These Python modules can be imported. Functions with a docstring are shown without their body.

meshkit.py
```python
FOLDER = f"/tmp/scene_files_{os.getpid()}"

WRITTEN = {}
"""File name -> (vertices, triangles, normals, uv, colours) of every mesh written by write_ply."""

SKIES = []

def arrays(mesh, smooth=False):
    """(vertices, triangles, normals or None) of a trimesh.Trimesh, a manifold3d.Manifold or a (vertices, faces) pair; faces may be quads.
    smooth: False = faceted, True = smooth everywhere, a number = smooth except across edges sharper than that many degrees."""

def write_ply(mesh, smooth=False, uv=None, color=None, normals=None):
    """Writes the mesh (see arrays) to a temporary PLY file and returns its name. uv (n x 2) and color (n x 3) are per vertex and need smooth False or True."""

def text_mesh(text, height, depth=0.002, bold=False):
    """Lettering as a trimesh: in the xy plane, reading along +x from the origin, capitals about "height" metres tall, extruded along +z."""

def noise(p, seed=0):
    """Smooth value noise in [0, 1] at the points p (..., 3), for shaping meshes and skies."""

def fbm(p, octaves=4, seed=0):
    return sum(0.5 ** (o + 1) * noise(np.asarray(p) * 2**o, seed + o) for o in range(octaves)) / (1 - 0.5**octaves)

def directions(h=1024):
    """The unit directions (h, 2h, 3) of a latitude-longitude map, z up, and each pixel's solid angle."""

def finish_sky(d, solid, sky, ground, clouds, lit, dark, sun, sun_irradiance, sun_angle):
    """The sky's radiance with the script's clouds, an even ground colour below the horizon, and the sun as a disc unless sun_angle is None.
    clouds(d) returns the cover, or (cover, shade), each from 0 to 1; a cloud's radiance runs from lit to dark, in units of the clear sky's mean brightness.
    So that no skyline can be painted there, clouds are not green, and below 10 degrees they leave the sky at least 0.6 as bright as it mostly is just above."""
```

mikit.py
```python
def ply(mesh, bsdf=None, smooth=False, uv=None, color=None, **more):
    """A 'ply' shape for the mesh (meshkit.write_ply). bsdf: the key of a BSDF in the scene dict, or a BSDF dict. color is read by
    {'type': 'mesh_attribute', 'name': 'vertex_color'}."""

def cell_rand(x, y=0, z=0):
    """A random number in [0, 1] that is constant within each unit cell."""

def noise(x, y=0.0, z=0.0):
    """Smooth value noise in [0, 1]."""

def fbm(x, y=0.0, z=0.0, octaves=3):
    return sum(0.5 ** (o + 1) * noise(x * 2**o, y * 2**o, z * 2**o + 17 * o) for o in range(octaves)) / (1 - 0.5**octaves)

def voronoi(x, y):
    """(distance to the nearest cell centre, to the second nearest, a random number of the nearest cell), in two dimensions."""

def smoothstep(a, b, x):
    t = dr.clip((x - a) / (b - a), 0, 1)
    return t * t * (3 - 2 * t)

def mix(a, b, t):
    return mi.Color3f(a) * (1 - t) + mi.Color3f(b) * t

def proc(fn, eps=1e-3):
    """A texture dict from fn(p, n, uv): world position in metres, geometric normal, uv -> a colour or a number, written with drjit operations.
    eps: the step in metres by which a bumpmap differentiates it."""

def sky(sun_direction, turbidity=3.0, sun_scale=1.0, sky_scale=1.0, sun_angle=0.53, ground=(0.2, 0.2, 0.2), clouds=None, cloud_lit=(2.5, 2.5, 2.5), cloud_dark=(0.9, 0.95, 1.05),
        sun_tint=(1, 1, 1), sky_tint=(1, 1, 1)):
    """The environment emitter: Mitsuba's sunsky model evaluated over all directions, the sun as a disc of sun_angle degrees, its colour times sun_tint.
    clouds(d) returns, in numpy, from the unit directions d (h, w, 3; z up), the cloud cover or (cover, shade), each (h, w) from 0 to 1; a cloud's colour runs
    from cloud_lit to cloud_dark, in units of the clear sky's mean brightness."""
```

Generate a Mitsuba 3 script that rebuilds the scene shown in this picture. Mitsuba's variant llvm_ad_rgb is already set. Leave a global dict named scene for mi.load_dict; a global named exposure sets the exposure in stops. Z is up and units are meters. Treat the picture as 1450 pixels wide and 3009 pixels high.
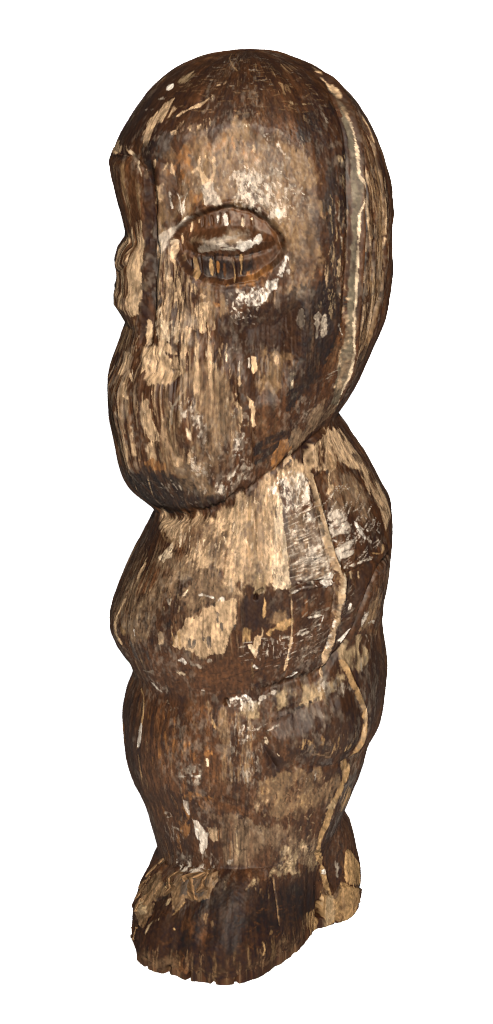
import math
import numpy as np
import mitsuba as mi
import mikit, meshkit
from scipy import ndimage as ndi
from scipy.interpolate import PchipInterpolator

T = mi.ScalarTransform4f
scene, labels = {}, {}

# ------------------------------------------------------------------ camera, light, exposure
exposure = 0.0
CAM, PITCH = (0.0, -2.2, 1.15), math.radians(16.75)
F_PX, W_PX, H_PX = 6056.0, 1450.0, 3009.0
scene["camera"] = {
    "type": "perspective", "fov": math.degrees(2 * math.atan(W_PX / 2 / F_PX)), "fov_axis": "x", "near_clip": 0.05, "far_clip": 60.0,
    "to_world": T().look_at(origin=list(CAM), target=[0.0, CAM[1] + math.cos(PITCH), CAM[2] - math.sin(PITCH)], up=[0, 0, 1]),
}


scene["flash_lamp"] = {"type": "spot", "to_world": T().look_at(origin=[0.12, -2.20, 1.55], target=[0.0, 0.0, 0.5], up=[0, 0, 1]), "cutoff_angle": 34.0, "beam_width": 26.0,
                       "intensity": {"type": "rgb", "value": [54.0, 48.6, 42.6]}}


# ------------------------------------------------------------------ the carved log: outline of its four sides (radius, height) in metres
LEFT_HEAD = [(-0.0053, 0.9927), (0.0117, 0.9920), (0.0377, 0.9886), (0.0673, 0.9771), (0.0975, 0.9550), (0.1171, 0.9318), (0.1326, 0.9070), (0.1405, 0.8884), (0.1388, 0.8453), (0.1339, 0.8163), (0.1314, 0.7870), (0.1305, 0.7575), (0.1307, 0.7204), (0.1341, 0.6942), (0.1427, 0.6719), (0.1486, 0.6530), (0.1508, 0.6347), (0.1508, 0.6167), (0.1496, 0.5986), (0.1459, 0.5762), (0.1436, 0.5584), (0.1391, 0.5400), (0.1333, 0.5244), (0.1263, 0.5141), (0.1155, 0.5043), (0.1061, 0.4968), (0.1001, 0.4897)]
RIGHT_HEAD = [(0.0053, 0.9927), (0.0274, 0.9917), (0.0534, 0.9823), (0.0716, 0.9753), (0.0860, 0.9655), (0.0975, 0.9571), (0.1109, 0.9441), (0.1240, 0.9261), (0.1359, 0.9055), (0.1441, 0.8873), (0.1511, 0.8655), (0.1547, 0.8475), (0.1561, 0.8304), (0.1565, 0.7947), (0.1561, 0.7612), (0.1543, 0.7412), (0.1521, 0.7208), (0.1477, 0.7020), (0.1363, 0.6749), (0.1260, 0.6488), (0.1166, 0.6293), (0.1061, 0.6098), (0.0988, 0.5986)]
FRONT_HEAD = [(0.0000, 0.9927), (0.0450, 0.9867), (0.0850, 0.9667), (0.1120, 0.9389), (0.1240, 0.9166), (0.1310, 0.8770), (0.1370, 0.8234), (0.1390, 0.7650), (0.1370, 0.6942), (0.1320, 0.6393), (0.1250, 0.5938), (0.1180, 0.5642)]
LEFT_TORSO = [(0.1001, 0.4897), (0.1021, 0.4837), (0.1091, 0.4698), (0.1205, 0.4495), (0.1327, 0.4262), (0.1390, 0.4133), (0.1494, 0.3870), (0.1552, 0.3678), (0.1554, 0.3576), (0.1503, 0.3412), (0.1395, 0.3186), (0.1297, 0.2991), (0.1260, 0.2870)]
RIGHT_TORSO = [(0.0988, 0.5986), (0.1015, 0.5901), (0.1141, 0.5762), (0.1183, 0.5681), (0.1286, 0.5568), (0.1399, 0.5357), (0.1505, 0.5157), (0.1583, 0.5043), (0.1624, 0.4841), (0.1623, 0.4555), (0.1621, 0.4262), (0.1592, 0.3971), (0.1540, 0.3707), (0.1517, 0.3470)]
FRONT_TORSO = [(0.1180, 0.5642), (0.1130, 0.5516), (0.1180, 0.5251), (0.1280, 0.4906), (0.1370, 0.4482), (0.1380, 0.3989), (0.1320, 0.3540), (0.1260, 0.3223)]
LEFT_LEGS = [(0.1260, 0.2870), (0.1324, 0.2783), (0.1381, 0.2615), (0.1411, 0.2464), (0.1424, 0.2397), (0.1423, 0.2249), (0.1406, 0.2080), (0.1396, 0.1961), (0.1366, 0.1880), (0.1264, 0.1563), (0.1203, 0.1477), (0.1162, 0.1274), (0.1113, 0.1083), (0.1064, 0.0896), (0.1022, 0.0690), (0.1007, 0.0598)]
RIGHT_LEGS = [(0.1517, 0.3470), (0.1548, 0.3293), (0.1595, 0.3066), (0.1605, 0.2945), (0.1586, 0.2703), (0.1569, 0.2557), (0.1510, 0.2389), (0.1392, 0.2173), (0.1368, 0.2003), (0.1286, 0.1696), (0.1219, 0.1430), (0.1109, 0.1083), (0.1090, 0.1018)]
FRONT_LEGS = [(0.1260, 0.3223), (0.1300, 0.3022), (0.1350, 0.2726), (0.1330, 0.2277), (0.1260, 0.1758), (0.1200, 0.1317), (0.1190, 0.1146)]
LEFT_BASE = [(0.1007, 0.0598), (0.1081, 0.0466), (0.1176, 0.0289), (0.1258, 0.0116), (0.1293, -0.0032), (0.1291, -0.0211), (0.1330, -0.0336), (0.1332, -0.0449)]
RIGHT_BASE = [(0.1090, 0.1018), (0.1203, 0.0865), (0.1310, 0.0659), (0.1332, 0.0532), (0.1336, 0.0289), (0.1335, 0.0111)]
FRONT_BASE = [(0.1190, 0.1146), (0.1300, 0.1076), (0.1500, 0.0970), (0.1660, 0.0764), (0.1720, 0.0423)]
NOSE_PROFILE = [(0.1433, 0.8913), (0.1454, 0.8784), (0.1438, 0.8669), (0.1371, 0.8381), (0.1317, 0.8159), (0.1286, 0.8039), (0.1291, 0.7980), (0.1366, 0.7874), (0.1412, 0.7734), (0.1399, 0.7627), (0.1402, 0.7487), (0.1430, 0.7424), (0.1431, 0.7316), (0.1373, 0.7222), (0.1302, 0.7103), (0.1345, 0.6942)]
FOOTPRINT = [(-0.1249, -0.1009), (-0.1217, -0.1266), (-0.1025, -0.1533), (-0.0922, -0.1570), (-0.0776, -0.1623), (-0.0634, -0.1735), (-0.0484, -0.1757), (-0.0280, -0.1816), (-0.0064, -0.1786), (0.0113, -0.1683), (0.0323, -0.1419), (0.0562, -0.1095), (0.0682, -0.0802), (0.0783, -0.0593), (0.0937, -0.0470), (0.1156, -0.0338), (0.1282, -0.0120), (0.1348, 0.0215)]
SAG = {
    "jaw": [(-196.0, 0.0023), (-164.7, 0.0029), (-138.3, -0.0144), (-121.1, -0.0276), (-110.7, -0.0315), (-103.2, -0.0302), (-97.9, -0.0231), (-92.6, -0.0136), (-83.9, -0.0013), (-76.9, 0.0059), (-67.5, 0.0145), (-55.5, 0.0215), (-42.0, 0.0224), (-18.7, 0.0112), (20.0, 0.0078), (90.0, 0.0000), (164.0, 0.0023)],
    "waist": [(-196.0, 0.0103), (-161.3, 0.0128), (-147.1, 0.0073), (-135.9, 0.0008), (-121.4, -0.0050), (-107.4, -0.0086), (-94.1, -0.0061), (-80.9, 0.0015), (-69.6, 0.0077), (-56.6, 0.0117), (-44.8, 0.0213), (-32.9, 0.0246), (-14.2, 0.0144), (20.0, 0.0101), (90.0, 0.0000), (164.0, 0.0103)],
    "ankle": [(-196.0, 0.0080), (-160.5, 0.0100), (-133.7, 0.0048), (-113.3, -0.0027), (-94.5, -0.0062), (-76.3, -0.0039), (-60.1, 0.0015), (-43.9, 0.0062), (-18.9, 0.0139), (20.0, 0.0097), (90.0, 0.0000), (164.0, 0.0080)],
}
BACK_HEAD = FRONT_HEAD
BACK_FOOTPRINT = [(0.128, 0.07), (0.10, 0.12), (0.05, 0.145), (-0.03, 0.14), (-0.09, 0.10), (-0.12, 0.04), (-0.128, -0.03)]


RNG = np.random.default_rng(11)
ROWS = {"head": 540, "torso": 262, "legs": 224, "base": 150}
TH = np.radians(np.concatenate([np.linspace(-196, 14, 640, endpoint=False), np.linspace(14, 164, 170, endpoint=False)]))
NA, NT = len(TH), sum(ROWS.values())
ROW0 = dict(zip(ROWS, np.cumsum([0] + list(ROWS.values()))[:4]))


def profile(points, n, last=False):
    """The polyline as n points evenly spaced along it."""
    p = np.array(points, float)
    p[:, 0] = np.maximum(p[:, 0], 0)
    s = np.concatenate([[0], np.cumsum(np.linalg.norm(np.diff(p, axis=0), axis=1))])
    f = np.linspace(0, 1, n, endpoint=last)
    return np.stack([PchipInterpolator(s / s[-1], p[:, k])(f) for k in (0, 1)], 1)


def smoothstep(a, b, x):
    t = np.clip((x - a) / (b - a), 0, 1)
    return t * t * (3 - 2 * t)


def loft():
    rows = []
    for part, L, F, R, B in (("head", LEFT_HEAD, FRONT_HEAD, RIGHT_HEAD, BACK_HEAD), ("torso", LEFT_TORSO, FRONT_TORSO, RIGHT_TORSO, FRONT_TORSO), ("legs", LEFT_LEGS, FRONT_LEGS, RIGHT_LEGS, FRONT_LEGS)):
        sides = np.stack([profile(m, ROWS[part]) for m in (L, F, R, B)], 1)
        k = np.minimum(1, np.minimum(np.arange(len(sides)), np.arange(len(sides))[::-1]) / 12)[:, None, None]
        rows.append(sides + (ndi.gaussian_filter1d(sides, 6.0, axis=0, mode="nearest") - sides) * k)
    m = np.concatenate(rows)                                    # rows x meridians (left, front, right, back) x (rho, z)
    n_exp = np.interp(np.arange(len(m)), [0, 60, 200, 480, 540, 800, len(m)], [2.0, 2.25, 2.5, 2.4, 2.2, 2.25, 2.1])[:, None]
    c, s = np.cos(TH)[None], np.sin(TH)[None]
    A = np.where(c < 0, m[:, 0, 0:1], m[:, 2, 0:1])
    B = np.where(s < 0, m[:, 1, 0:1], m[:, 3, 0:1])
    r = 1 / np.maximum((np.abs(c) / np.maximum(A, 1e-6)) ** n_exp + (np.abs(s) / np.maximum(B, 1e-6)) ** n_exp, 1e-9) ** (1 / n_exp)
    z = np.where(c < 0, m[:, 0, 1:2], m[:, 2, 1:2]) * c ** 2 + np.where(s < 0, m[:, 1, 1:2], m[:, 3, 1:2]) * s ** 2
    # the base: from the ankle ring out to the footprint on the floor
    fp = np.array(FOOTPRINT + BACK_FOOTPRINT)
    ang, rad = np.arctan2(fp[:, 1], fp[:, 0]), np.hypot(fp[:, 0], fp[:, 1])
    o = np.argsort(ang)
    foot = np.interp((TH + np.pi) % (2 * np.pi) - np.pi, np.concatenate([ang[o] - 2 * np.pi, ang[o], ang[o] + 2 * np.pi]), np.tile(rad[o], 3))
    foot = ndi.gaussian_filter1d(foot, 2.5, mode="wrap")
    f = np.linspace(0, 1, ROWS["base"])[:, None]
    g = np.sin(f * np.pi / 2) ** (0.85 - 0.4 * smoothstep(0.3, 0.9, np.cos(TH))[None])
    out = 1 - (1 - g) ** 1.0
    r0, z0 = r[-1:], z[-1:]
    rb = r0 + (foot[None] - r0) * np.clip(out * 1.04, 0, 1.02)
    zb = z0 * (1 - f) ** 1.0
    zb = z0 * (1 - np.interp(f, [0, 1], [0, 1]) ** 1.25)
    r, z = np.vstack([r, rb]), np.vstack([z, zb])
    rows_ = np.arange(NT)[:, None]
    if SAG:
        for ring, reach_up, reach_down in (("jaw", 190, 130), ("waist", 100, 90), ("ankle", 90, 60)):
            at = {"jaw": ROW0["torso"], "waist": ROW0["legs"], "ankle": ROW0["base"]}[ring]
            a = np.array(SAG[ring])
            dz = np.interp(np.degrees(TH), a[:, 0], a[:, 1])
            w = np.clip(np.where(rows_ < at, 1 - (at - rows_) / reach_up, 1 - (rows_ - at) / reach_down), 0, 1)
            z = z + dz[None] * w
    soft = ndi.gaussian_filter(r, (7, 0), mode="nearest")
    r = ndi.gaussian_filter(r, (1.6, 0), mode="nearest")
    w = smoothstep(640, 720, rows_) * smoothstep(NT - 20, NT - 60, rows_)
    r = r + (soft - r) * w
    r = ndi.gaussian_filter(r, (0, 1.2), mode="wrap")
    z = ndi.gaussian_filter(z, (1.6, 2.0), mode=("nearest", "wrap"))
    chips = np.interp(np.degrees(TH), np.linspace(-196, 164, 221), np.random.default_rng(5).random(221) ** 1.8) * 0.008 + np.interp(np.degrees(TH), np.linspace(-196, 164, 46), np.random.default_rng(6).random(46) ** 2) * 0.006
    z[-1] = 0.0
    z = z + chips[None] * smoothstep(NT - 22, NT - 1, rows_)
    return np.stack([r * np.cos(TH), r * np.sin(TH), z], -1)


def grid_normals(P):
    du = np.roll(P, -1, 1) - np.roll(P, 1, 1)
    dv = np.gradient(P, axis=0)
    n = np.cross(du, dv)
    n = -n
    n[0] = [0, 0, 1]
    return n / np.maximum(np.linalg.norm(n, axis=-1, keepdims=True), 1e-12)


P0 = loft()
N0 = grid_normals(P0)
if (N0[600, :, :2] * P0[600, :, :2]).sum() < 0:
    N0 = -N0
# ------------------------------------------------------------------ carving and wear: strokes and areas in surface coordinates (angle round the log in degrees, row down it)
THD = np.degrees(TH)
STEP_U = np.linalg.norm(np.roll(P0, -1, 1) - P0, axis=-1) * 1000          # millimetres per column and per row
STEP_V = np.linalg.norm(np.gradient(P0, axis=0), axis=-1) * 1000
_noise = {}


def field(su, sv, octaves=3, seed=0, gain=0.5):
    """Smooth noise over the surface, about 0 to 1 with mean 0.5: su and sv are its grain size in millimetres round and along the log."""
    key = (su, sv, octaves, seed, gain)
    if key not in _noise:
        rng = np.random.default_rng(int(su * 131 + sv * 7919 + octaves * 31 + seed * 104729))
        out = np.zeros((NT, NA), np.float32)
        for o in range(octaves):
            k = 0.5 ** o
            nv, nu = max(3, int(NT * 0.95 / (sv * k))), max(3, int(NA * 0.95 / (su * k)))
            if nv > NT and nu > NA:
                break
            nv, nu = min(nv, NT), min(nu, NA)
            g = rng.standard_normal((nv + 4, nu)).astype(np.float32)
            g = np.concatenate([g, g[:, :4]], 1)
            yy = np.linspace(1, nv + 1, NT)
            xx = np.linspace(1, nu + 1, NA)
            out += gain ** o * ndi.map_coordinates(g, np.meshgrid(yy, xx, indexing="ij"), order=3 if o == 0 else 1, mode="nearest").astype(np.float32)
        out /= out.std()
        _noise[key] = 0.5 + 0.5 * np.tanh(out * 0.62)
    return _noise[key]


def to_grid(pts):
    p = np.array(pts, float)
    return np.stack([np.interp(p[:, 0], THD, np.arange(NA)), p[:, 1]], 1)


def window(g, margin):
    i, j = np.clip(int(g[:, 1].mean()), 0, NT - 1), np.clip(int(g[:, 0].mean()), 0, NA - 1)
    um, vm = STEP_U[i, j], max(STEP_V[i, j], 0.3)
    x0, x1 = g[:, 0].min() - margin / um, g[:, 0].max() + margin / um
    y0, y1 = g[:, 1].min() - margin / vm, g[:, 1].max() + margin / vm
    rs = slice(max(0, int(y0)), min(NT, int(y1) + 2))
    cs = slice(max(0, int(x0)), min(NA, int(x1) + 2))
    yy, xx = np.mgrid[rs, cs]
    return rs, cs, xx * um, yy * vm, np.stack([g[:, 0] * um, g[:, 1] * vm], 1)


def polyline(pts, margin):
    """(rows, columns, distance in mm, side, place along it 0..1) round a polyline."""
    g = to_grid(pts)
    rs, cs, X, Y, q = window(g, margin)
    best, side, at = np.full(X.shape, 1e9), np.zeros(X.shape), np.zeros(X.shape)
    lens = np.linalg.norm(np.diff(q, axis=0), axis=1)
    acc = np.concatenate([[0], np.cumsum(lens)])
    for k in range(len(q) - 1):
        d = q[k + 1] - q[k]
        t = np.clip(((X - q[k, 0]) * d[0] + (Y - q[k, 1]) * d[1]) / max(d @ d, 1e-9), 0, 1)
        dx, dy = X - q[k, 0] - t * d[0], Y - q[k, 1] - t * d[1]
        dist = np.hypot(dx, dy)
        m = dist < best
        best = np.where(m, dist, best)
        side = np.where(m, np.sign(d[0] * dy - d[1] * dx), side)
        at = np.where(m, (acc[k] + t * lens[k]) / acc[-1], at)
    return rs, cs, best, side, at


def area(pts, margin):
    """(rows, columns, signed distance in mm, positive inside) of a closed outline."""
    p = list(pts) + [pts[0]]
    rs, cs, d, _, _ = polyline(p, margin)
    g = to_grid(p)
    yy, xx = np.mgrid[rs, cs]
    inside = np.zeros(xx.shape, bool)
    for (xa, ya), (xb, yb) in zip(g[:-1], g[1:]):
        if ya != yb:
            inside ^= ((ya > yy) != (yb > yy)) & (xx < (xb - xa) * (yy - ya) / (yb - ya) + xa)
    return rs, cs, np.where(inside, d, -d)


def smooth_line(pts, n=6):
    """A rounder polyline through the same points."""
    p = np.array(pts, float)
    if len(p) < 3:
        return p
    s = np.concatenate([[0], np.cumsum(np.linalg.norm(np.diff(p, axis=0), axis=1))])
    f = np.linspace(0, s[-1], (len(p) - 1) * n + 1)
    return np.stack([PchipInterpolator(s, p[:, k])(f) for k in (0, 1)], 1)


DISP = np.zeros((NT, NA))                                      # along the surface normal, millimetres
WOBBLE = (field(7, 16, 3, 5) - 0.5) * 2


def groove(pts, depth, half, taper=0.12):
    rs, cs, d, _, t = polyline(smooth_line(pts, 3), half * 3 + 2)
    end = np.clip(np.minimum(t, 1 - t) / max(taper, 1e-3), 0, 1) if taper else 1
    DISP[rs, cs] -= depth * np.sqrt(end) * np.exp(-(np.maximum(d + WOBBLE[rs, cs] * 0.25 * half, 0) / half) ** 2)


def ledge(pts, height, right_reach, left_reach, taper=0.1):
    """Stands up along a line and falls away over different distances on its two sides."""
    rs, cs, d, side, t = polyline(smooth_line(pts, 3), max(right_reach, left_reach) + 3)
    reach = np.where(side > 0, right_reach, left_reach)
    end = np.clip(np.minimum(t, 1 - t) / max(taper, 1e-3), 0, 1)
    u = np.clip(1 - d / reach, 0, 1)
    DISP[rs, cs] += height * end * u * u * (3 - 2 * u)


def swell(pts, height, feather, wob=0.6):
    rs, cs, d = area(pts, feather + 3)
    DISP[rs, cs] += height * smoothstep(0, feather, d + wob * WOBBLE[rs, cs])


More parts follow.
